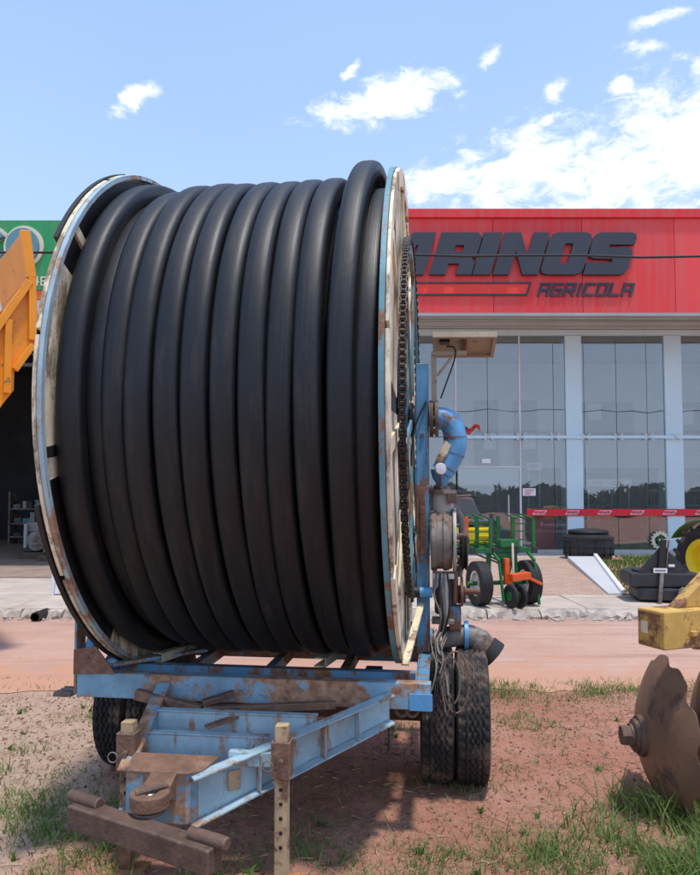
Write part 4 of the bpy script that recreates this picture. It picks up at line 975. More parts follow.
stand(0.277, -1.19, 0.665, 0.445, 0.60)
stand(-0.425, -1.17, 0.645, 0.44, 0.60, m='beige_steel')
mb = MB(); mb.bb(0.03, 0.242, -1.17, -1.13, 0.47, 0.53); tp('stand_arm', mb, 'pale_blue', None, 0.003)
# ---- wheels: two pairs of dual tyres
tm = tyre_mesh('tyre', 0.385, 0.19, 0.215, 0.013, 160, (-0.24, -0.08, 0.08, 0.24), 0.05)
rimp = [(0.0, -0.04), (0.07, -0.05), (0.075, -0.02), (0.16, -0.015), (0.19, 0.03), (0.215, 0.055), (0.222, 0.085), (0.20, 0.085), (0.19, 0.04), (0.19, -0.06), (0.22, -0.085), (0.20, -0.088)]
mb = MB(); mb.lathe(rimp, (0, 0, 0), (1, 0, 0), 40); rmesh = mb.mesh('rim', 35)
for sg in (-1, 1):
    for off in ((0.93, 1.125) if sg > 0 else (0.755, 0.955)):
        w = put('tyre', tm, 'tyre_rubber', T); w.location = (sg*off, 0.05, 0.372); w.rotation_euler = (rng.uniform(0, 6), 0, 0)
        r_ = put('rim', rmesh, 'grey_iron', w)
        if sg < 0: r_.rotation_euler = (0, 0, math.pi)
mb = MB(); mb.bb(-0.92, 1.1, 0.0, 0.10, 0.325, 0.425); tp('axle_beam', mb, 'dark_rust', None, 0.004)
for sg in (-1, 1):
    mb = MB(); mb.bb(sg*0.50, sg*0.60, -0.01, 0.11, 0.426, 0.612); tp('axle_post', mb, 'blue_rusty', None, 0.004)
# ---- turbine group on the right mast
mb = MB(); mb.lathe(ringprof(0.03, 0.108, 0.925, 0.945), (0, 0, ZC+0.005), (1, 0, 0), 32, True); tp('pipe_flange', mb, 'grey_iron', 35, 0.002)
mb = MB(); mb.lathe(ringprof(0.03, 0.108, 0.892, 0.915), (0, 0, ZC+0.005), (1, 0, 0), 32, True); tp('pipe_flange', mb, 'dark_rust', 35, 0.002)
def bez(P, n=28):
    out = []; P = [Vector(p) for p in P]
    for i in range(len(P)-1):
        p0, p1, p2, p3 = P[max(i-1, 0)], P[i], P[i+1], P[min(i+2, len(P)-1)]
        for k in range(n):
            t = k/n; out.append(0.5*((2*p1)+(p2-p0)*t+(2*p0-5*p1+4*p2-p3)*t*t+(3*p1-p0-3*p2+p3)*t**3))
    return out+[P[-1]]
pth = bez([(0.945, 0, 2.105), (0.985, 0, 2.10), (1.025, 0, 2.065), (1.043, 0, 1.99), (1.035, 0, 1.91), (0.998, 0, 1.835), (0.965, 0, 1.785)], 6)
mb = MB(); mb.tube(pth, 0.068, 22); el = tp('elbow_pipe', mb, 'blue_clean', 40)
for i in (18, 25, 32):
    d = (pth[i+1]-pth[i-1]).normalized(); mb = MB(); mb.lathe(ringprof(0.064, 0.0705, -0.004, 0.004), pth[i], d, 24, True); tp('weld_seam', mb, 'blue_paint', 40, 0, el)
mb = MB(); mb.lathe([(0.066, 1.80), (0.055, 1.75), (0.034, 1.72), (0.034, 1.66)], (0.962, 0, 0), (0, 0, 1), 20); tp('reducer', mb, 'blue_clean', 40)
mb = MB(); mb.lathe([(0, 1.655), (0.085, 1.655), (0.085, 1.678), (0.05, 1.68), (0.05, 1.70), (0, 1.70)], (0.966, 0, 0), (0, 0, 1), 24); tp('turbine_lid', mb, 'grey_iron', 35)
mb = MB(); mb.lathe([(0.064, 1.53), (0.064, 1.655)], (0.966, 0, 0), (0, 0, 1), 24); tp('inlet_neck', mb, 'grey_paint', 40)
mb = MB(); mb.lathe([(0, .897), (0.175, .897), (0.183, .907), (0.183, .93), (0.170, .936), (0.170, .965), (0.180, .97), (0.180, .99), (0.165, 1.02), (0, 1.02)], (0, 0.0, 1.385), (1, 0, 0), 36); tp('turbine_case', mb, 'grey_iron', 30)
mb = MB(); mb.lathe([(0, 1.024), (0.187, 1.024), (0.190, 1.03), (0.187, 1.044), (0, 1.044)], (0, 0, 1.385), (1, 0, 0), 36); pc = tp('turbine_cover', mb, 'grey_paint', 30)
for k in range(10):
    a = k*math.pi/5; mb = MB(); mb.lathe([(0, 1.045), (0.011, 1.045), (0.011, 1.06), (0, 1.06)], (0, 0.155*math.cos(a), 1.385+0.155*math.sin(a)), (1, 0, 0), 6); tp('bolt', mb, 'dark_rust', None, 0, pc)
mb = MB(); mb.lathe([(0, 1.045), (0.03, 1.045), (0.03, 1.075), (0.10, 1.075), (0.108, 1.08), (0.09, 1.092), (0.108, 1.104), (0.10, 1.11), (0, 1.11)], (0, 0, 1.31), (1, 0, 0), 32); tp('pulley', mb, 'grease_black', 30)
mb = MB(); mb.lathe([(0, 1.05), (0.03, 1.05), (0.03, 1.12), (0, 1.12)], (0, 0, 1.395), (1, 0, 0), 16); tp('bearing_cap', mb, 'dark_rust', 35)
mb = MB(); mb.bb(0.905, 1.03, -0.09, 0.06, 1.165, 1.195); tp('turbine_bracket', mb, 'white_paint', None, 0.003)
mb = MB(); mb.prism([(0.905, -0.085, 1.163), (0.975, -0.085, 1.163), (0.905, -0.085, 1.08)], None, ext=(0, 0.01, 0)); tp('bracket_gusset', mb, 'pale_blue')
mb = MB(); mb.tube([(0.972, -0.02, 0.93), (0.972, -0.02, 1.163)], 0.026, 14); tp('drain_tube', mb, 'white_paint', 40)
mb = MB(); mb.bb(0.90, 1.03, -0.08, 0.05, 0.905, 0.928); tp('lower_bracket', mb, 'grey_iron', None, 0.003)
mb = MB(); mb.bb(1.0, 1.07, -0.02, 0.06, 0.86, 1.0); tp('gearbox', mb, 'blue_paint', None, 0.006)
mb = MB(); mb.lathe([(0, 1.05), (0.02, 1.05), (0.02, 1.068), (0.085, 1.068), (0.088, 1.074), (0.085, 1.082), (0.02, 1.082), (0.018, 1.18), (0, 1.18)], (0, 0.0, 1.085), (1, 0, 0), 28); tp('brake_disc', mb, 'rust', 30)
mb = MB(); mb.tube([(1.04, -0.03, 1.02), (1.04, -0.03, 1.2)], 0.014, 8); tp('drain_tube', mb, 'rust', 40)
mb = MB(); mb.tube([(0.80, -0.09, 1.088), (0.832, -0.09, 1.088)], 0.032, 14); mb.tube([(0.75, -0.09, 1.088), (0.84, -0.09, 1.088)], 0.022, 14); tp('pinion_shaft', mb, 'grease_black', 40)
mb = MB(); mb.tube([(0.833, -0.09, 1.088), (0.905, -0.09, 1.088)], 0.031, 14); tp('shaft_bearing', mb, 'blue_clean', 40)
mb = MB(); mb.lathe([(0, 0.780), (0.055, 0.780), (0.06, 0.789), (0.055, 0.798), (0, 0.798)], (0, -0.09, 1.088), (1, 0, 0), 20); tp('pinion', mb, 'chain_steel', 30)
mb = MB(); mb.bb(0.915, 1.045, 0.035, 0.20, 0.94, 1.16); tp('gear_housing', mb, 'grey_iron', None, 0.02)
mb = MB(); mb.lathe([(0, 1.046), (0.05, 1.046), (0.055, 1.06), (0.05, 1.10), (0, 1.105)], (0, 0.12, 1.05), (1, 0, 0), 20); tp('gear_cover', mb, 'dark_rust', 35)
mb = MB(); mb.tube(bez([(1.0, 0.10, 1.60), (1.07, 0.10, 1.52), (1.085, 0.10, 1.35), (1.06, 0.10, 1.16)], 6), 0.022, 10); tp('bypass_pipe', mb, 'grey_iron', 40)
mb = MB(); mb.bb(1.0, 1.05, -0.10, -0.04, 1.60, 1.66); mb.tube([(1.03, -0.07, 1.64), (1.13, -0.07, 1.645)], 0.008, 8); tp('valve', mb, 'dark_rust', 40)
for k in range(4):
    mb = MB(); mb.tube(bez([(0.93+0.02*k, -0.11, 1.20), (0.915+0.03*k, -0.13, 1.08), (0.95+0.015*k, -0.14, 0.97), (0.94+0.01*k, -0.12, 0.86)], 6), 0.006, 6); tp('hydraulic_line', mb, 'cable_black' if k % 2 else 'cable_tan', 40)
# levers and wires
mb = MB(); mb.tube([(0.955, -0.10, 1.12), (0.965, -0.105, 1.0), (0.97, -0.10, 0.84)], 0.007, 8); tp('brake_lever', mb, 'grey_iron', 40)
mb = MB(); mb.lathe([(0, 0), (0.03, 0), (0.034, 0.008), (0.03, 0.016), (0, 0.018)], (0.955, -0.11, 1.80), (0.3, -1, 0), 20); tp('pressure_gauge', mb, 'white_paint', 35)
mb = MB(); mb.tube([(0.955, -0.10, 1.80), (0.958, -0.06, 1.69)], 0.008, 8); tp('gauge_pipe', mb, 'grey_iron', 40)
mb = MB(); mb.prism([(0.935, -0.07, 1.80), (0.985, -0.07, 1.86), (1.02, -0.07, 1.94), (0.985, -0.07, 1.97), (0.93, -0.07, 1.86)], None, ext=(0, 0.006, 0)); tp('cream_plate', mb, 'cream_paint', None, 0.002)
# outlet elbow low on the right
pth = bez([(0.96, 0.05, 0.80), (1.08, 0.05, 0.82), (1.16, 0.05, 0.80), (1.22, 0.05, 0.73)], 8)
mb = MB(); mb.tube(pth, [0.062]*9+[0.066]*8+[0.075]*8, 18); ou = tp('outlet_elbow', mb, 'grey_iron', 40)
mb = MB(); mb.lathe(ringprof(0.05, 0.085, -0.012, 0.012), (1.10, 0.05, 0.822), (1, 0, 0), 28, True); tp('outlet_flange', mb, 'blue_clean', 35, 0.002, ou)
mb = MB(); mb.lathe([(0.07, 0), (0.088, 0.01), (0.095, 0.07), (0.088, 0.072), (0.065, 0.03)], (1.205, 0.05, 0.75), (0.6, 0, -0.55), 28, True); tp('outlet_cuff', mb, 'black_rubber', 35, 0, ou)
# solar panel on its arm
mb = MB(); mb.bb(0.905, 0.937, -0.03, 0.005, 2.06, 2.475); tp('panel_post', mb, 'panel_beige', None, 0.003)
mb = MB(); mb.bb(0.905, 1.115, -0.03, 0.005, 2.478, 2.505); tp('panel_arm', mb, 'panel_beige', None, 0.003)
mb = MB(); mb.beam((0.94, -0.012, 2.36), (1.03, -0.012, 2.475), 0.02, 0.016); tp('panel_strut', mb, 'panel_beige', None, 0.002)
q = Matrix.Rotation(R(-12), 3, 'X') @ Matrix.Rotation(R(1.5), 3, 'Y')
mb = MB(); c0 = Vector((1.10, 0.03, 2.548))
for dx, dy, sx, sy in ((0, -0.14, 0.37, 0.022), (0, 0.14, 0.37, 0.022), (-0.174, 0, 0.022, 0.258), (0.174, 0, 0.022, 0.258)): mb.box(c0 + q @ Vector((dx, dy, 0)), (sx, sy, 0.034), q)
sp = tp('solar_panel', mb, 'panel_beige', None, 0.002)
mb = MB(); mb.box(c0 + q @ Vector((0, 0, 0.006)), (0.328, 0.262, 0.008), q); tp('panel_sheet', mb, 'panel_beige', None, 0, sp)
mb = MB(); mb.box(c0 + q @ Vector((0, 0, 0.0125)), (0.324, 0.256, 0.004), q); tp('panel_cells', mb, 'letter_dark', None, 0, sp)
mb = MB(); mb.box(c0 + q @ Vector((0.0, 0, -0.008)), (0.028, 0.254, 0.016), q); tp('panel_rail', mb, 'dark_rust', None, 0, sp)
mb = MB(); mb.box(c0 + q @ Vector((-0.115, -0.06, -0.006)), (0.06, 0.05, 0.018), q); tp('junction_box', mb, 'cable_black', None, 0.002, sp)
mb = MB(); mb.tube(bez([(0.995, -0.035, 2.53), (1.04, -0.045, 2.52), (1.045, -0.045, 2.46), (1.0, -0.04, 2.33), (0.96, -0.04, 2.22)], 8), 0.005, 6); tp('panel_cable', mb, 'cable_black', 40)
# loose wires and twine
for k in range(14):
    x = 0.945+rng.uniform(-.02, .04); z = rng.uniform(0.82, 0.90); dz = rng.uniform(0.14, 0.42); m = rng.choice(['cable_tan', 'cable_black', 'cable_tan', 'grey_iron', 'cable_black'])
    b = rng.uniform(-.05, .07)
    mb = MB(); mb.tube(bez([(x, -0.11, z), (x-0.03, -0.20, z-0.06), (x+b*0.5, -0.36, z-dz*0.6), (x+b, -0.40, z-dz)], 7), rng.uniform(0.003, 0.006), 6); tp('wire', mb, m, 40)
for k in range(3):
    cx = 0.97+0.03*k; rr = 0.055+0.02*k
    mb = MB(); mb.tube([(cx+rr*0.7*math.cos(a), -0.37-0.01*k, 0.66+rr*1.7*math.sin(a)) for a in [i*2*math.pi/24 for i in range(24)]], 0.005, 6, closed=True); tp('wire_loop', mb, ['cable_black', 'cable_tan', 'dark_rust'][k], 40)
mb = MB(); mb.tube(bez([(0.70, -0.72, 0.615), (0.705, -0.74, 0.56), (0.70, -0.74, 0.50), (0.705, -0.74, 0.43)], 6), 0.004, 6); mb.tube([(0.70, -0.74, 0.45), (0.705, -0.74, 0.42)], 0.010, 8); tp('hanging_cord', mb, 'cable_black', 40)
for x in (0.76, 0.81):
    mb = MB(); mb.tube([(x+0.03*math.cos(a), -0.66, 0.59+0.035*math.sin(a)) for a in [i*2*math.pi/16 for i in range(16)]], 0.008, 6, closed=True); tp('chain_loop', mb, 'dark_rust', 40)
mb = MB(); mb.tube(bez([(0.875, -0.06, 2.2), (0.80, -0.09, 2.0), (0.79, -0.1, 1.6), (0.815, -0.1, 1.2)], 8), 0.006, 6); tp('hydraulic_line', mb, 'cable_black', 40)
# red rag on a wire arm
mb = MB(); mb.tube([(1.04, 0.02, 2.04), (1.115, 0.02, 2.05)], 0.006, 6); tp('rag_wire', mb, 'dark_rust', 40)
mb = MB(); n = 10
V = []
for i in range(n+1):
    for j in range(5):
        s_ = i/n; V.append((1.105+0.085*s_, 0.02+0.012*math.sin(9*s_+j)+(0.004 if j % 2 else 0), 2.058-0.038*(j/4)*(0.75+0.3*math.sin(7*s_))-0.012*math.sin(6*s_)))
mb.add(V, [(i*5+j, i*5+j+1, (i+1)*5+j+1, (i+1)*5+j) for i in range(n) for j in range(4)])
o = tp('rag', mb, 'red_cloth', 60); so_ = o.modifiers.new('thick', 'SOLIDIFY'); so_.thickness = 0.004

# ---- crossbar hanging on the hitch pin
t = thing('linkage_bar', 'rusty brown square steel linkage bar with round end pins under the hitch ring', 'bar', (-0.80, 2.78, 0))
A_ = Vector((-1.135, 2.965, 0.335)); B_ = Vector((-0.485, 2.595, 0.335)); d_ = (B_-A_).normalized()
mb = MB(); mb.beam(A_, B_, 0.085, 0.095); part('bar', mb, 'dark_rust', t, True, bevel=0.008)
for p, s_ in ((A_, -1), (B_, 1)):
    off = Vector((-d_.y, d_.x, 0))*0.012
    mb = MB(); a = p - d_*s_*0.13 + Vector((0, 0, 0.058)) + off; b = p + d_*s_*0.045 + Vector((0, 0, 0.060)) + off
    mb.tube([a, a+(b-a)*0.82, a+(b-a)*0.84, b-(b-a)*0.02, b], [0.025, 0.025, 0.023, 0.023, 0.018], 18); part('end_pin', mb, 'dark_rust', t, True, 35)
hp = T.matrix_basis @ Vector((-0.205, -1.45, 0))
mb = MB(); mb.lathe([(0, 0.382), (0.062, 0.382), (0.066, 0.387), (0.062, 0.393), (0, 0.394)], (hp.x, hp.y, 0), (0, 0, 1), 28); part('washer', mb, 'grey_iron', t, True, 35)

# ================================================================== DISC HARROW (right)
Hh = thing('disc_harrow', 'worn yellow disc harrow with large rusty notched disc in the grass', 'harrow', (1.70, 3.85, 0))
hp_ = lambda name, mb, m, smooth=None, bevel=0.0, parent=None: part(name, mb, m, parent or Hh, True, smooth, bevel)
axn = Vector((-0.996, 0.07, 0)).normalized()
def disc_mesh(Rd=0.42, depth=0.150, notches=10):
    mb = MB(); nr, na = 12, 120; V = []
    for side in (0, 1):
        for i in range(nr+1):
            for k in range(na):
                a = 2*math.pi*k/na
                ph = (a*notches/(2*math.pi)) % 1.0; dd = abs(ph-0.5)*2       # 0 in the notch middle
                nt_ = (0.5+0.5*math.cos(math.pi*min(1.0, dd/0.62)))*0.026
                edge = Rd - nt_
                r = 0.03+(edge-0.03)*i/nr
                h = depth*(1-(r/Rd)**2) - (0.006 if side else 0)
                if i == nr and side: h += 0.004
                V.append((h, r*math.cos(a), r*math.sin(a)))
    F = []; o = (nr+1)*na
    for i in range(nr):
        for k in range(na):
            k2 = (k+1) % na; F.append((i*na+k, i*na+k2, (i+1)*na+k2, (i+1)*na+k)); F.append((o+i*na+k, o+(i+1)*na+k, o+(i+1)*na+k2, o+i*na+k2))
    for k in range(na):
        k2 = (k+1) % na; F.append((nr*na+k, nr*na+k2, o+nr*na+k2, o+nr*na+k)); F.append((k, o+k, o+k2, k2))
    mb.add(V, F); return mb.mesh('disc', 40)
dm = disc_mesh()
base = Vector((1.70, 3.80, 0.365)) - Hh.location
qd = axn.to_track_quat('X', 'Z')
for k in range(4):
    o = put('disc', dm, 'disc_steel', Hh); o.location = base - axn*0.30*k; o.rotation_mode = 'QUATERNION'
    from mathutils import Quaternion
    o.rotation_quaternion = Quaternion(axn, rng.uniform(0, 1) if k else 0.42) @ qd
C0 = base + Hh.location
mb = MB(); mb.tube([C0 + axn*0.09, C0 - axn*1.1], 0.022, 12); hp_('gang_shaft', mb, 'dark_rust', 40)
mb = MB(); mb.lathe([(0, .128), (0.102, .128), (0.108, .142), (0.102, .164), (0.086, .166), (0.086, .184), (0.072, .192), (0.06, .193), (0.06, .204), (0, .204)], C0, axn, 32); hp_('hub_washer', mb, 'dark_rust', 30)
mb = MB(); mb.lathe([(0, .205), (0.056, .205), (0.056, .243), (0.05, .250), (0, .250)], C0, axn, 6); hp_('hub_nut', mb, 'dark_rust')
for k in range(3):
    mb = MB(); mb.lathe([(0.02, -.10), (0.05, -.10), (0.038, -.15), (0.05, -.20), (0.02, -.20)], C0 - axn*0.30*k + axn*0.04, axn, 20, True); hp_('spacer_spool', mb, 'dark_rust', 35)
# frame
fd = Vector((0.93, 0.37, 0)); fs = Vector((0.37, -0.93, 0)); f0 = Vector((1.495, 3.52, 0.985))
mb = MB(); mb.beam(f0, f0+fd*1.9, 0.17, 0.185); fr_ = hp_('frame_beam', mb, 'yellow_old', None, 0.006)
mb = MB(); mb.beam(f0-fd*0.008, f0-fd*0.001, 0.150, 0.165); hp_('beam_cap', mb, 'yellow_old', None, 0.003, fr_)
mb = MB(); mb.beam(f0-fd*0.0115-fs*0.03+Vector((0, 0, 0.005)), f0-fd*0.0085-fs*0.03+Vector((0, 0, 0.005)), 0.04, 0.06); hp_('label_plate', mb, 'letter_cream', None, 0, fr_)
mb = MB(); a_ = f0+fd*0.16+fs*0.02; mb.prism([a_+Vector((0, 0, 0.0935)), a_+fd*0.6+Vector((0, 0, 0.0935)), a_+fd*0.6+Vector((0, 0, 0.46)), a_+fd*0.24+Vector((0, 0, 0.27))], None, ext=-fs*0.07); hp_('frame_bracket', mb, 'yellow_old', None, 0.005)
mb = MB(); mb.beam(f0+fd*0.16+fs*0.098+Vector((0, 0, -0.02)), f0+fd*1.8+fs*0.098+Vector((0, 0, -0.02)), 0.024, 0.024); hp_('beam_strip', mb, 'yellow_old', None, 0.003)
mb = MB(); mb.beam((1.93, 3.66, 0.90), (1.95, 3.90, 0.42), 0.10, 0.11, up=(1, 0, 0)); hp_('gang_arm', mb, 'yellow_old', None, 0.006)
mb = MB(); mb.lathe([(0.023, -.06), (0.075, -.06), (0.075, .06), (0.023, .06)], C0 - axn*0.245, axn, 20, True); hp_('gang_bearing', mb, 'yellow_old', 35, 0.003)
mb = MB(); mb.bb(1.74, 2.05, 3.58, 3.74, 0.868, 0.891); hp_('arm_plate', mb, 'yellow_old', None, 0.003)
mb = MB(); mb.beam((2.72, 3.98, 0.90), (2.72, 4.0, 0.40), 0.10, 0.11, up=(1, 0, 0)); hp_('gang_arm', mb, 'yellow_old', None, 0.006)

# ================================================================== TRANSPLANTER (by the ramp)
P_ = thing('seedling_planter', 'green and orange seedling planter with yellow tank and rubber wheels', 'planter', (2.14, 9.80, PZ), R(13))
P_.scale = (1.19, 1.19, 1.19)
pp = lambda name, mb, m, smooth=None, bevel=0.0, parent=None: part(name, mb, m, parent or P_, False, smooth, bevel)
tmp_ = tyre_mesh('planter_tyre', 0.255, 0.15, 0.145, 0.006, 90, (-0.25, 0, 0.25), 0.06)
for x in (-0.31, 0.30):
    w = put('wheel', tmp_, 'tyre_clean', P_); w.location = (x, 0, 0.255)
    mb = MB(); mb.lathe([(0, -0.035), (0.04, -0.035), (0.045, -0.02), (0.115, -0.01), (0.125, -0.05), (0.148, -0.055), (0.148, 0.055), (0.125, 0.05), (0.115, 0.01), (0, 0.01)], (0, 0, 0), (1, 0, 0), 32)
    part('rim', mb, 'steel_bright', w, False, 35)
mb = MB(); mb.tube([(-0.45, 0, 0.255), (0.37, 0, 0.255)], 0.025, 10); pp('wheel_axle', mb, 'planter_green', 40)
mb = MB(); mb.bb(-0.46, 0.42, -0.03, 0.03, 0.60, 0.66); pp('toolbar', mb, 'planter_green', None, 0.004)
mb = MB(); mb.bb(-0.46, 0.42, 0.40, 0.45, 0.60, 0.65); pp('toolbar', mb, 'planter_green', None, 0.004)
for x in (-0.44, -0.15, 0.12, 0.40):
    mb = MB(); mb.bb(x-0.02, x+0.02, 0.03, 0.40, 0.605, 0.645); pp('frame_rail', mb, 'planter_green', None, 0.003)
for x in (-0.20, 0.16):
    mb = MB(); mb.beam((x, 0.0, 0.255), (x*0.9, 0.02, 0.60), 0.05, 0.04, up=(0, 1, 0)); pp('wheel_strut', mb, 'planter_green', None, 0.003)
for x, y, z1, m in ((-0.42, 0.10, 1.02, 'planter_orange'), (-0.17, -0.02, 1.00, 'planter_green'), (-0.17, 0.38, 1.0, 'planter_green'), (0.11, 0.38, 1.02, 'planter_green'), (0.165, 0.1, 0.99, 'planter_orange'), (0.37, -0.02, 0.98, 'planter_green'), (0.11, -0.02, 1.02, 'planter_green')):
    mb = MB(); mb.bb(x-0.021, x+0.021, y-0.016, y+0.016, 0.655, z1); pp('upright', mb, m, None, 0.003)
for x0, x1 in ((-0.42, -0.17), (0.11, 0.37)):
    for z in (0.74, 0.84, 0.93):
        mb = MB(); mb.bb(x0, x1, 0.035, 0.05, z, z+0.014); pp('tray_rail', mb, 'planter_green')
    for i in range(3):
        x = x0+0.06+(x1-x0-0.06)*i/2
        mb = MB(); mb.beam((x-0.05, -0.12, 1.0), (x+0.04, 0.38, 1.04), 0.016, 0.016); pp('tray_bar', mb, 'planter_green')
mb = MB(); mb.bb(-0.36, 0.08, 0.50, 0.80, 0.66, 0.88); tk = pp('water_tank', mb, 'tank_yellow', None, 0.03)
mb = MB(); mb.bb(-0.12, 0.06, 0.485, 0.499, 0.75, 0.78); mb.bb(-0.12, 0.06, 0.485, 0.499, 0.69, 0.72); pp('tank_rib', mb, 'tank_yellow', None, 0.005, tk)
mb = MB(); mb.bb(-0.40, 0.12, 0.46, 0.84, 0.635, 0.658); pp('tank_shelf', mb, 'planter_green')
mb = MB(); mb.prism([(-0.36, 0.60, 0.98), (0.02, 0.60, 0.98), (-0.05, 0.60, 1.08), (-0.12, 0.60, 1.24), (-0.34, 0.60, 1.26)], None, ext=(0, 0.08, 0)); pp('seat_back', mb, 'seat_grey', None, 0.02)
mb = MB(); mb.bb(-0.36, 0.06, 0.50, 0.82, 0.90, 0.98); pp('seat', mb, 'seat_grey', None, 0.03)
mb = MB(); mb.bb(-0.08, 0.15, -0.10, 0.05, 0.672, 0.76); pp('centre_plate', mb, 'planter_green', None, 0.01)
mb = MB(); mb.prism([(-0.1, -0.06, 0.60), (0.12, -0.06, 0.60), (0.05, -0.06, 0.34), (-0.05, -0.06, 0.34)], None, ext=(0, 0.05, 0)); pp('shank', mb, 'planter_green', None, 0.005)
mb = MB(); mb.bb(-0.06, 0.0, -0.16, -0.10, 0.25, 0.55); pp('seed_tube', mb, 'planter_orange', None, 0.008)
mb = MB(); mb.beam((-0.03, -0.24, 0.34), (0.20, -0.24, 0.36), 0.10, 0.08); mb.beam((0.17, -0.25, 0.34), (0.34, -0.27, 0.26), 0.04, 0.035); mb.beam((-0.02, -0.22, 0.30), (-0.05, -0.22, 0.18), 0.05, 0.04); pp('opener_frame', mb, 'planter_orange', None, 0.006)
mb = MB(); mb.tube([(0.055, -0.13, 0.36), (0.065, -0.10, 0.72)], 0.014, 8); pp('depth_lever', mb, 'letter_cream', 40)
for x in (-0.05, 0.06):
    mb = MB(); mb.lathe([(0.03, -.02), (0.12, -.022), (0.135, -.012), (0.135, .012), (0.12, .022), (0.03, .02)], (x, -0.28, 0.136), (1, 0.15, 0), 32, True); w = pp('press_wheel', mb, 'tyre_clean', 35)
    mb = MB(); mb.lathe([(0, -.028), (0.05, -.028), (0.055, 0), (0.05, .028), (0, .028)], (x, -0.28, 0.136), (1, 0.15, 0), 20); pp('press_hub', mb, 'planter_green', 35, 0, w)
for x, zz in ((0.30, 0.0), (-0.14, 0.05)):
    mb = MB(); mb.beam((x, -0.18, 0.50), (x+0.03, -0.22, 0.02+zz), 0.03, 0.025, up=(0, 1, 0)); mb.beam((x, -0.18, 0.52), (x, 0.0, 0.61), 0.03, 0.03); pp('park_leg', mb, 'planter_green', None, 0.003)
for k in range(5):
    x = -0.3+0.13*k; mb = MB(); mb.tube(bez([(x, 0.46, 0.70), (x+0.03, 0.2, 0.58), (x*0.4, -0.05, 0.50), (0.0, -0.12, 0.40)], 6), 0.010, 6); pp('supply_hose', mb, 'cable_black', 40)
for x in (-0.40, -0.12, 0.14, 0.38):
    mb = MB(); mb.bb(x-0.035, x+0.035, -0.042, 0.042, 0.592, 0.668); pp('clamp', mb, 'implement_black', None, 0.004)
mb = MB(); mb.lathe([(0, 0), (0.05, 0), (0.05, 0.03), (0, 0.035)], (-0.14, 0.65, 0.88), (0, 0, 1), 18); pp('tank_cap', mb, 'black_plastic', 35)
mb = MB(); mb.beam((-0.46, 0.0, 0.60), (-0.62, -0.05, 0.42), 0.03, 0.03); pp('marker_arm', mb, 'planter_green', None, 0.002)

# ================================================================== TRACTOR AND BLACK IMPLEMENT (right)
K_ = thing('small_tractor', 'green tractor with yellow wheel rim and lugged tyre beside the lawn', 'tractor', (5.99, 11.05, PZ+0.01), R(208))
kp = lambda name, mb, m, smooth=None, bevel=0.0, parent=None: part(name, mb, m, parent or K_, False, smooth, bevel)
# local x: axle (left wheel at -x), local y: forward (away)
def lug_wheel(x, y, r, w, sg):
    mb = MB(); mb.lathe([(r*0.58, -w*.36), (r*0.66, -w*.46), (r*0.86, -w*.5), (r*0.92, -w*.42), (r*0.93, 0), (r*0.92, w*.42), (r*0.86, w*.5), (r*0.66, w*.46), (r*0.58, w*.36)], (0, 0, 0), (1, 0, 0), 48)
    for k in range(20):
        for s_ in (-1, 1):
            a = 2*math.pi*(k+(0.5 if s_ > 0 else 0))/20
            q = Matrix.Rotation(a, 3, 'X') @ Matrix.Rotation(s_*R(40), 3, 'Y').to_3x3()
            c = Matrix.Rotation(a, 3, 'X') @ Vector((s_*w*0.26, 0, r*0.955))
            mb.box(c, (w*0.52, r*0.085, r*0.09), Matrix.Rotation(a, 3, 'X') @ Matrix.Rotation(s_*R(35), 3, 'Z'))
    t_ = put('wheel', mb.mesh('wheel', 35), 'tyre_rubber', K_); t_.location = (x, y, r-0.006)
    mb = MB(); mb.lathe([(0, 0.0), (0.12*r, 0.0), (0.2*r, -0.02), (0.40*r, 0.0), (0.46*r, -0.10*r-0.03), (0.56*r, -w*.36), (0.62*r, -w*.40), (0.62*r, -w*.34), (0.55*r, 0), (0.62*r, w*.38)], (0, 0, 0), (sg, 0, 0), 40); part('rim', mb, 'tractor_yellow', t_, False, 35)
    return t_
lug_wheel(-0.55, 0, 0.53, 0.30, 1); lug_wheel(0.55, 0, 0.53, 0.30, -1); lug_wheel(-0.5, 1.75, 0.34, 0.2, 1); lug_wheel(0.5, 1.75, 0.34, 0.2, -1)
mb = MB(); mb.bb(-0.16, 0.16, -0.2, 1.9, 0.45, 0.75); mb.tube([(-0.5, 0, 0.53), (0.5, 0, 0.53)], 0.08, 12); mb.tube([(-0.45, 1.75, 0.34), (0.45, 1.75, 0.34)], 0.05, 10); mb.bb(-0.08, 0.08, 1.70, 1.80, 0.3, 0.46); kp('chassis', mb, 'implement_black', None, 0.01)
mb = MB(); mb.bb(-0.24, 0.24, 0.85, 2.05, 0.751, 1.15); kp('hood', mb, 'tractor_green', None, 0.06)
for sg in (-1, 1):
    mb = MB(); n = 12; V = []
    for i in range(n+1):
        a = R(30+125*i/n); 
        for xx, dr in ((-0.16, 0.0), (0.15, 0.02), (0.15, 0.0), (-0.16, -0.02)): V.append((sg*0.55+xx*(-sg), -0.62*math.cos(a)*1.0, 0.53+(0.60+dr)*math.sin(a)))
    mb.add(V, [(i*4+k, i*4+(k+1) % 4, i*4+4+(k+1) % 4, i*4+4+k) for i in range(n) for k in range(4)] + [(3,2,1,0), tuple(n*4+k for k in range(4))]); kp('fender', mb, 'tractor_green', 40)
    mb = MB(); mb.bb(sg*0.2, sg*0.42, -0.25, 0.25, 0.70, 1.05); kp('fender_wall', mb, 'tractor_green', None, 0.02)
mb = MB(); mb.bb(-0.2, 0.2, -0.15, 0.25, 0.76, 0.90); mb.bb(-0.2, 0.2, -0.24, -0.15, 0.80, 1.22); kp('seat', mb, 'tank_yellow', None, 0.04)
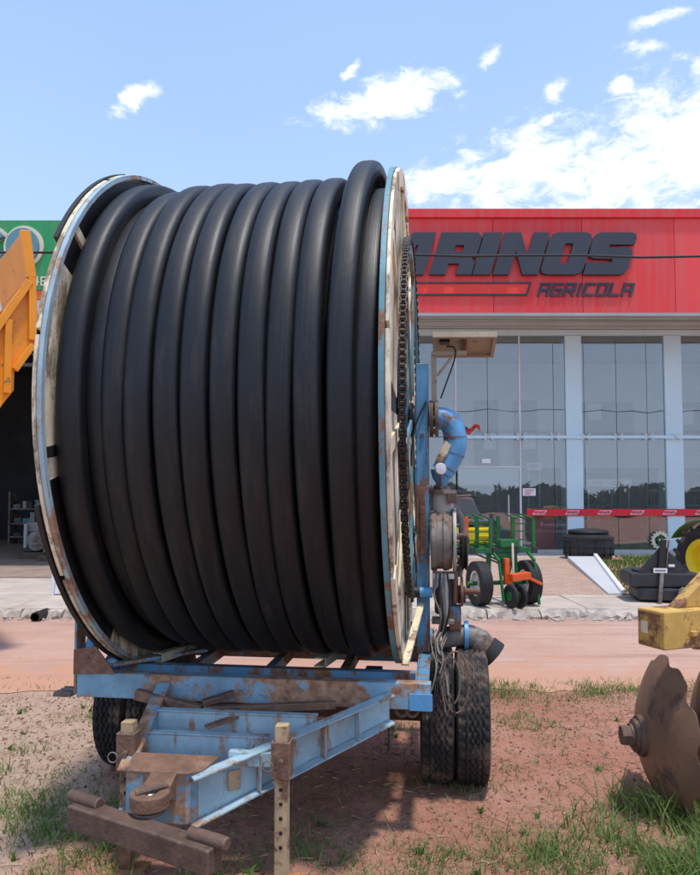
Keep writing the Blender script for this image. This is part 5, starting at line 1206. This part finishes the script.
mb = MB(); mb.tube([(0, 0.83, 0.9), (0, 0.62, 1.22)], 0.02, 8); mb.tube([(0.17*math.cos(a), 0.62+0.1*math.sin(a), 1.22+0.14*math.sin(a)) for a in [i*math.pi/10 for i in range(20)]], 0.014, 6, closed=True); kp('steering_wheel', mb, 'black_plastic', 40)

M_ = thing('rotary_mower', 'black rear mounted mower deck with triangular hitch frame and white label', 'mower', (4.36, 10.22, PZ), R(-6))
M_.scale = (0.92, 0.92, 0.92)
mp_ = lambda name, mb, m, smooth=None, bevel=0.0, parent=None: part(name, mb, m, parent or M_, False, smooth, bevel)
mb = MB(); mb.prism([(-0.40, -0.30, 0.24), (0.62, -0.34, 0.24), (0.62, 0.5, 0.24), (-0.15, 0.55, 0.24), (-0.40, 0.25, 0.24)], None, ext=(0, 0, 0.22)); mp_('deck', mb, 'implement_black', None, 0.03)
mb = MB(); mb.prism([(-0.28, -0.28, 0.03), (0.16, -0.34, 0.03), (0.60, -0.30, 0.03), (0.60, 0.46, 0.03), (-0.12, 0.5, 0.03), (-0.28, 0.2, 0.03)], None, ext=(0, 0, 0.208)); mp_('skirt', mb, 'implement_black', None, 0.05)
def sh(mb): mb.v = [(p[0]-0.17, p[1], p[2]) for p in mb.v]; return mb
mb = MB(); mb.prism([(0.24, -0.42, 0.02), (0.55, -0.42, 0.02), (0.55, -0.42, 0.16), (0.34, -0.42, 0.26), (0.28, -0.42, 0.22)], None, ext=(0, 0.03, 0)); mp_('guard_plate', mb, 'grey_iron', None, 0.004)
mb = MB(); mb.bb(-0.30, -0.10, -0.2, 0.0, 0.462, 0.50); mb.bb(-0.05, 0.12, 0.0, 0.2, 0.462, 0.54); mp_('gear_case', mb, 'implement_black', None, 0.02)
mb = MB(); mb.prism([(-0.12, -0.30, 0.462), (0.62, -0.30, 0.462), (0.62, -0.30, 0.50), (0.30, -0.30, 0.84), (0.21, -0.30, 0.84)], None, ext=(0, 0.018, 0)); mp_('hitch_frame', sh(mb), 'implement_black', None, 0.004)
mb = MB(); mb.beam((0.22, -0.34, 0.52), (0.265, -0.33, 0.97), 0.09, 0.04, up=(0, 1, 0)); mp_('hitch_post', sh(mb), 'grease_black', None, 0.004)
mb = MB(); mb.beam((0.29, -0.345, 0.55), (0.345, -0.335, 0.97), 0.012, 0.05, up=(0, 1, 0)); mp_('hitch_post', sh(mb), 'grey_iron', None, 0.002)
mb = MB(); mb.tube([(0.2, -0.33, 0.96), (0.40, -0.33, 0.965)], 0.013, 8); mp_('hitch_pin', sh(mb), 'steel_bright', 40)
mb = MB(); mb.bb(0.10, 0.30, -0.372, -0.362, 0.465, 0.535); lp_ = mp_('label', sh(mb), 'white_plate', None, 0)
mb = MB(); 
for k in range(6): mb.bb(0.125+k*0.026, 0.143+k*0.026, -0.374, -0.3725, 0.487, 0.512)
mp_('label_print', sh(mb), 'print_dark', None, 0, lp_)
mb = MB(); mb.bb(0.34, 0.43, -0.312, -0.303, 0.55, 0.59); mp_('label', sh(mb), 'white_plate')
mb = MB(); mb.beam((0.22, -0.38, 0.46), (0.17, -0.40, 0.0), 0.055, 0.03, up=(0, 1, 0)); mp_('park_leg', sh(mb), 'grey_iron', None, 0.004)

# ================================================================== ORANGE TIPPING WAGON (left, mostly outside the view)
W_ = thing('tipping_wagon', 'orange high tipping wagon with raised ribbed body', 'wagon', (-4.9, 7.6, 0.016))
wp = lambda name, mb, m, bevel=0.0, parent=None, smooth=None: part(name, mb, m, parent or W_, True, smooth, bevel)
e1 = Vector((0.8, 0.6, 0)); nn_ = Vector((-0.6, 0.8, 0))
def wpt(k, z, d=0.0): return Vector((-3.35, 7.0, 0)) + e1*k + nn_*d + Vector((0, 0, z))
side_poly = [(0.15, 3.93), (0.18, 3.47), (0.168, 3.195), (-0.03, 2.884), (-0.03, 2.70), (-0.15, 2.52), (-1.0, 1.02), (-1.35, 1.25), (-0.172, 3.382)]
for d in (0.0, 1.5):
    mb = MB(); mb.prism([wpt(k, z, d) for k, z in side_poly], None, ext=nn_*0.03); wp('side_panel', mb, 'orange_paint', 0.006)
def across(name, a, b, th, w0=0.03, w1=1.5):
    u = Vector((e1.x*(b[0]-a[0]), e1.y*(b[0]-a[0]), b[1]-a[1])).normalized(); nv = u.cross(nn_).normalized()*th
    mb = MB(); mb.prism([wpt(*a, w0), wpt(*b, w0), wpt(*b, w1), wpt(*a, w1)], None, ext=nv); return wp(name, mb, 'orange_paint', 0.004)
across('end_wall', (0.155, 3.20), (0.135, 3.90), 0.025); across('end_wall', (0.13, 3.90), (0.03, 4.33), 0.025)
across('floor_panel', (-0.04, 2.89), (0.155, 3.19), 0.03); across('floor_panel', (-0.16, 2.53), (-0.04, 2.71), 0.03); across('floor_panel', (-1.0, 1.03), (-0.16, 2.52), 0.03)
def bar(name, a, b, w, t, d=-0.03):
    mb = MB(); mb.beam(wpt(*a, d), wpt(*b, d), w, t, up=e1.cross(Vector((0, 0, 1)))) ; return wp(name, mb, 'orange_paint', 0.006)
bar('end_flange', (0.10, 3.86), (0.03, 4.335), 0.095, 0.07, -0.02)
bar('side_rib', (0.125, 3.22), (0.11, 3.86), 0.07, 0.055)
bar('top_rail', (-1.3, 1.33), (0.085, 3.82), 0.075, 0.07)
bar('side_rib', (-0.10, 2.66), (-0.10, 3.40), 0.065, 0.055)
bar('bottom_rail', (-0.95, 1.16), (-0.17, 2.56), 0.07, 0.055); bar('bottom_rail', (-0.03, 2.90), (0.13, 3.17), 0.06, 0.055)
bar('side_rib', (-0.62, 1.75), (-0.62, 2.50), 0.065, 0.055)
mb = MB(); mb.bb(-5.2, -4.1, 7.25, 7.37, 1.06, 1.20); wp('body_seat', mb, 'orange_paint', 0.006)
mb = MB(); mb.bb(-5.2, -4.5, 8.2, 8.32, 1.06, 1.20); wp('body_seat', mb, 'orange_paint', 0.006)
# carriage standing out of view to the left
for y in (7.4, 8.9):
    mb = MB(); mb.beam((-8.6, y, 0.95), (-4.9, y, 0.95), 0.12, 0.2); wp('carriage_rail', mb, 'orange_paint', 0.006)
for x in (-8.2, -6.4, -5.05):
    mb = MB(); mb.bb(x-0.06, x+0.06, 7.46, 8.84, 0.88, 1.02); wp('carriage_cross', mb, 'orange_paint', 0.005)
mb = MB(); mb.tube([(-6.2, 7.9, 1.0), (-4.45, 7.85, 1.75)], 0.06, 14); wp('lift_cylinder', mb, 'grease_black', 0, None, 40)
for x in (-7.6, -6.1):
    for y in (7.15, 9.15):
        mb = MB(); mb.lathe([(0.2, -.16), (0.40, -.18), (0.5, -.12), (0.52, 0), (0.5, .12), (0.40, .18), (0.2, .16)], (x, y, 0.536), (0, 1, 0), 36, True); w = wp('wheel', mb, 'tyre_clean', 0, None, 35)
        mb = MB(); mb.lathe([(0, -.05), (0.2, -.05), (0.21, -.14), (0.21, .14), (0.2, .05), (0, .05)], (x, y, 0.536), (0, 1, 0), 28); part('rim', mb, 'white_paint', w, True, 35)
    mb = MB(); mb.tube([(x, 7.15, 0.536), (x, 9.15, 0.536)], 0.06, 10); mb.bb(x-0.06, x+0.06, 8.05, 8.25, 0.58, 0.88); wp('axle', mb, 'dark_rust', 0, None, 40)

# ================================================================== OVERHEAD CABLES
def pole(x, lab):
    t = thing('utility_pole', lab, 'pole', (x, 8.9, 0), 0, 'utility poles along the street')
    mb = MB(); mb.lathe([(0.16, -0.1), (0.09, 6.2), (0, 6.2)], (0, 0, 0), (0, 0, 1), 16); part('post', mb, 'pole_concrete', t, smooth=40)
    mb = MB(); mb.bb(-0.05, 0.05, -0.75, 0.3, 4.4, 4.5); part('cross_arm', mb, 'pole_concrete', t)
pole(-21, 'concrete utility pole at the workshop end of the street'); pole(21, 'concrete utility pole at the showroom end of the street')
for nm, za, zm, zb_, y, r, lab in (('overhead_cable', 4.78, 4.52, 4.55, 8.25, 0.014, 'thick twisted dark cable strung across the red sign'),
                        ('overhead_cable', 4.2, 3.80, 3.9, 8.45, 0.0045, 'thin wire strung low across the foot of the red sign'),
                        ('overhead_cable', 4.12, 3.72, 3.83, 8.6, 0.0045, 'lowest thin wire strung below the red sign')):
    pts = []
    for i in range(61):
        u = i/60; x = -21+42*u; z = za*(1-u)*(1-2*u)+4*zm*u*(1-u)+zb_*u*(2*u-1) if True else 0
        pts.append((x, y+0.01*math.sin(i*1.3), z+(0.012*math.sin(i*2.1) if r > 0.01 else 0)))
    mb = MB(); mb.tube(pts, r, 6); solo(nm, mb, 'cable_black', lab, 'cable', 60, 0, 'cables strung along the street')

# ================================================================== GRASS
nrng = np.random.default_rng(5)
def blades(name, pts, hts, wid, lean, material, tone, segs=3):
    n = len(pts); az = nrng.uniform(0, 2*np.pi, n); la = nrng.uniform(0, 2*np.pi, n)
    dx, dy = np.cos(az), np.sin(az); lx, ly = np.cos(la), np.sin(la)
    V = []; per = 2*segs+1
    arr = np.zeros((n, per, 3))
    ln = lean*nrng.uniform(0.3, 1.5, n)
    for s_ in range(segs+1):
        t = s_/segs
        cx = pts[:, 0]+lx*ln*hts*t**1.8; cy = pts[:, 1]+ly*ln*hts*t**1.8; cz = pts[:, 2]+hts*(t-0.25*np.minimum(1.2, ln)*t**2.2)
        w = wid*(1-t)**0.7
        if s_ < segs:
            arr[:, 2*s_] = np.stack([cx-dx*w, cy-dy*w, cz], 1); arr[:, 2*s_+1] = np.stack([cx+dx*w, cy+dy*w, cz], 1)
        else: arr[:, 2*segs] = np.stack([cx, cy, cz], 1)
    V = arr.reshape(-1, 3); base_ = np.arange(n)*per; F = []
    quads = [np.stack([base_+2*k, base_+2*k+1, base_+2*k+3, base_+2*k+2], 1) for k in range(segs-1)]
    tri = np.stack([base_+2*segs-2, base_+2*segs-1, base_+2*segs], 1)
    F = [tuple(r_) for q_ in quads for r_ in q_.tolist()] + [tuple(r_) for r_ in tri.tolist()]
    me = bpy.data.meshes.new(name); me.from_pydata(V.tolist(), [], F)
    at = me.attributes.new('tone', 'FLOAT', 'POINT'); at.data.foreach_set('value', np.repeat(tone, per).astype(np.float32))
    me.polygons.foreach_set('use_smooth', [True]*len(me.polygons)); me.update()
    return put(name, me, material)
def sstep(a, b, x):
    t = max(0, min(1, (x-a)/(b-a))); return t*t*(3-2*t)
def gdens(x, y):
    d = 0.02
    n = fbm(x, y, 1.6, 7.3)*0.5+0.5; n2 = fbm(x, y, 4.5, 2.2)*0.5+0.5
    A = sstep(-0.75, -1.15, x)*sstep(4.15, 3.6, y)*0.85                      # left corner
    Bz = sstep(3.55, 3.15, y)*0.40                                            # strip along the near edge
    Cz = (0.35*sstep(0.3, 0.9, x)*sstep(3.75, 3.2, y) + 0.6*sstep(1.0, 1.5, x)*sstep(4.0, 3.6, y))                           # round the disc
    D = sstep(5.5, 5.85, y)*sstep(6.35, 6.0, y)*sstep(0.3, 1.0, x)*0.45        # road edge
    d += max(A, Bz, Cz, D)*sstep(0.30, 0.60, n*0.65+n2*0.35)
    d += 0.30*sstep(0.64, 0.74, n2*0.6+n*0.4)
    return d
pts = []; hts = []; tone = []; broad = []
tries = 0
while len(pts) < 46000 and tries < 500000:
    tries += 1
    x = rng.uniform(-3.2, 3.2); y = 2.45+ (rng.random()**1.25)*3.9
    if rng.random() > gdens(x, y): continue
    h = rng.uniform(0.025, 0.085)*(1.15 if y < 3.6 else 0.8)
    if x > 0.9 and y < 4.0: h *= 1.0+1.0*sstep(0.9, 1.6, x)
    pts.append((x, y, (soil_h(x, y) if y < 5.8 else 0.012)-0.004)); hts.append(h)
    tone.append(min(1, max(0, 0.35+0.28*fbm(x, y, 2.2, 4)+rng.gauss(0, 0.22))))
# separate tufts
tufts = [(-2.1, 4.2, 0.12, 60), (-2.05, 4.6, 0.08, 40), (-1.75, 5.1, 0.07, 35), (-1.55, 5.9, 0.07, 30), (-1.95, 5.3, 0.08, 40), (0.47, 4.1, 0.13, 22), (0.75, 4.02, 0.08, 30), (0.62, 3.93, 0.06, 30),
         (1.12, 5.2, 0.07, 40), (0.95, 4.3, 0.05, 40), (1.45, 4.85, 0.06, 30), (1.75, 5.7, 0.08, 50), (0.75, 4.7, 0.05, 30), (-0.05, 3.6, 0.09, 10), (0.25, 4.6, 0.06, 40), (0.35, 5.0, 0.07, 50), (1.3, 5.8, 0.09, 60), (2.0, 5.9, 0.08, 60),
         (1.45, 3.72, 0.22, 90), (1.62, 3.55, 0.24, 90), (1.85, 3.5, 0.22, 120), (2.05, 3.6, 0.25, 120), (1.25, 3.45, 0.16, 70), (1.72, 3.3, 0.16, 120), (1.1, 3.6, 0.20, 16), (-1.45, 3.45, 0.10, 70), (-1.2, 3.25, 0.10, 90), (-1.65, 3.75, 0.10, 60), (0.9, 3.3, 0.12, 60)]
for x, y, h, n in tufts:
    for k in range(n):
        xx = x+rng.gauss(0, 0.07); yy = y+rng.gauss(0, 0.06)
        pts.append((xx, yy, (soil_h(xx, yy) if yy < 5.8 else 0.012)-0.004)); hts.append(h*rng.uniform(0.5, 1.2)); tone.append(min(1, max(0, rng.gauss(0.3, 0.2))))
for k in range(420):     # low broad leaved weeds and dead matted tufts
    x = rng.uniform(-2.6, 2.6); y = 2.7+rng.random()**1.2*3.3
    if gdens(x, y) < 0.10 and rng.random() < 0.7: continue
    dead = rng.random() < 0.55
    for q_ in range(14 if dead else 6):
        xx = x+rng.gauss(0, 0.03 if dead else 0.008); yy = y+rng.gauss(0, 0.03 if dead else 0.008)
        pts.append((xx, yy, (soil_h(xx, yy) if yy < 5.8 else 0.012)-0.002)); hts.append(rng.uniform(0.03, 0.08) if dead else rng.uniform(0.035, 0.06)); tone.append(rng.uniform(0.75, 1.0) if dead else rng.uniform(0.0, 0.3)); broad.append(0.6 if dead else 3.2)
pts = np.array(pts); hts = np.array(hts); broad = np.array([1.0]*(len(pts)-len(broad))+broad)
g = blades('grass', pts, hts, (0.0024+0.010*hts)*broad, 0.8, 'grass_blade', np.array(tone)); tag(g, 'patchy green and straw grass growing on the red soil', 'grass', kind='stuff')
# lawn of the terrace bank
lp = []
for i in range(16000):
    x = rng.uniform(4.2, 10.5); y = rng.uniform(10.8, 15.1)
    if x < 4.22+0.232*(y-10.7) or (y > 14.2 and x < 5.65): continue
    lp.append((x, y, bank_z(y)+0.012))
lp = np.array(lp); n = len(lp)
g = blades('lawn', lp, nrng.uniform(0.04, 0.10, n), np.full(n, 0.009), 0.6, 'lawn_blade', np.clip(nrng.normal(0.4, 0.22, n), 0, 1), 2); tag(g, 'short green lawn on the bank beside the ramp', 'lawn', kind='stuff')
# hedge and trees across the lot behind the viewer (mirrored in the shop glass)
hp2 = []
for i in range(26000):
    x = rng.uniform(-40, 60); top = 1.5+1.5*(fbm(x, 0, 0.16, 3)+0.3)+0.6*fbm(x, 1, 0.9, 3)
    u = rng.random(); y = -26+(0.9 if u < 0.8 else 0)*rng.random()+rng.gauss(0, 0.2); hp2.append((x, y, rng.uniform(0.0, max(0.8, top))))
hp2 = np.array(hp2); n = len(hp2)
g = blades('far_hedge', hp2, nrng.uniform(0.2, 0.45, n), np.full(n, 0.13), 0.9, 'hedge_leaf', np.clip(nrng.normal(0.4, 0.25, n), 0, 1), 2); tag(g, 'long dark hedge across the lot, mirrored in the showroom glass', 'hedge', kind='stuff')
mb = MB(); xs = np.arange(-40, 60.1, 0.5); V = []
for x in xs:
    t = max(0.7, 1.4+1.5*(fbm(float(x), 0, 0.16, 3)+0.3))
    V += [(float(x), -26.0, -0.05), (float(x), -26.0, t), (float(x), -26.7, t), (float(x), -26.7, -0.05)]
mb.add(V, [(i*4+k, i*4+(k+1) % 4, i*4+4+(k+1) % 4, i*4+4+k) for i in range(len(xs)-1) for k in range(4)])
o = put('hedge_core', mb.mesh('hedge_core'), 'leaf_far', g)
# dry straw and twigs lying on the soil
mb = MB()
for i in range(2600):
    x = rng.uniform(-2.6, 2.6); y = rng.uniform(2.7, 6.0); a = rng.uniform(0, 6.3); l = rng.uniform(0.02, 0.09); z = (soil_h(x, y) if y < 5.8 else 0.012)+0.004; w = rng.uniform(0.0008, 0.002)
    dx, dy = math.cos(a)*l, math.sin(a)*l
    mb.add([(x-dy/l*w, y+dx/l*w, z), (x+dy/l*w, y-dx/l*w, z), (x+dx+dy/l*w, y+dy-dx/l*w, z+rng.uniform(0, .012)), (x+dx-dy/l*w, y+dy+dx/l*w, z+rng.uniform(0, .012)), (x+dx/2, y+dy/2, z+0.004+w)], [(0,1,4),(1,2,4),(2,3,4),(3,0,4)])
mat('straw', (0.42, 0.31, 0.19), 0.9, var=0.3, bump=0)
o = put('straw_litter', mb.mesh('straw_litter'), 'straw'); tag(o, 'dry straw and twigs lying on the red soil', 'straw', kind='stuff')
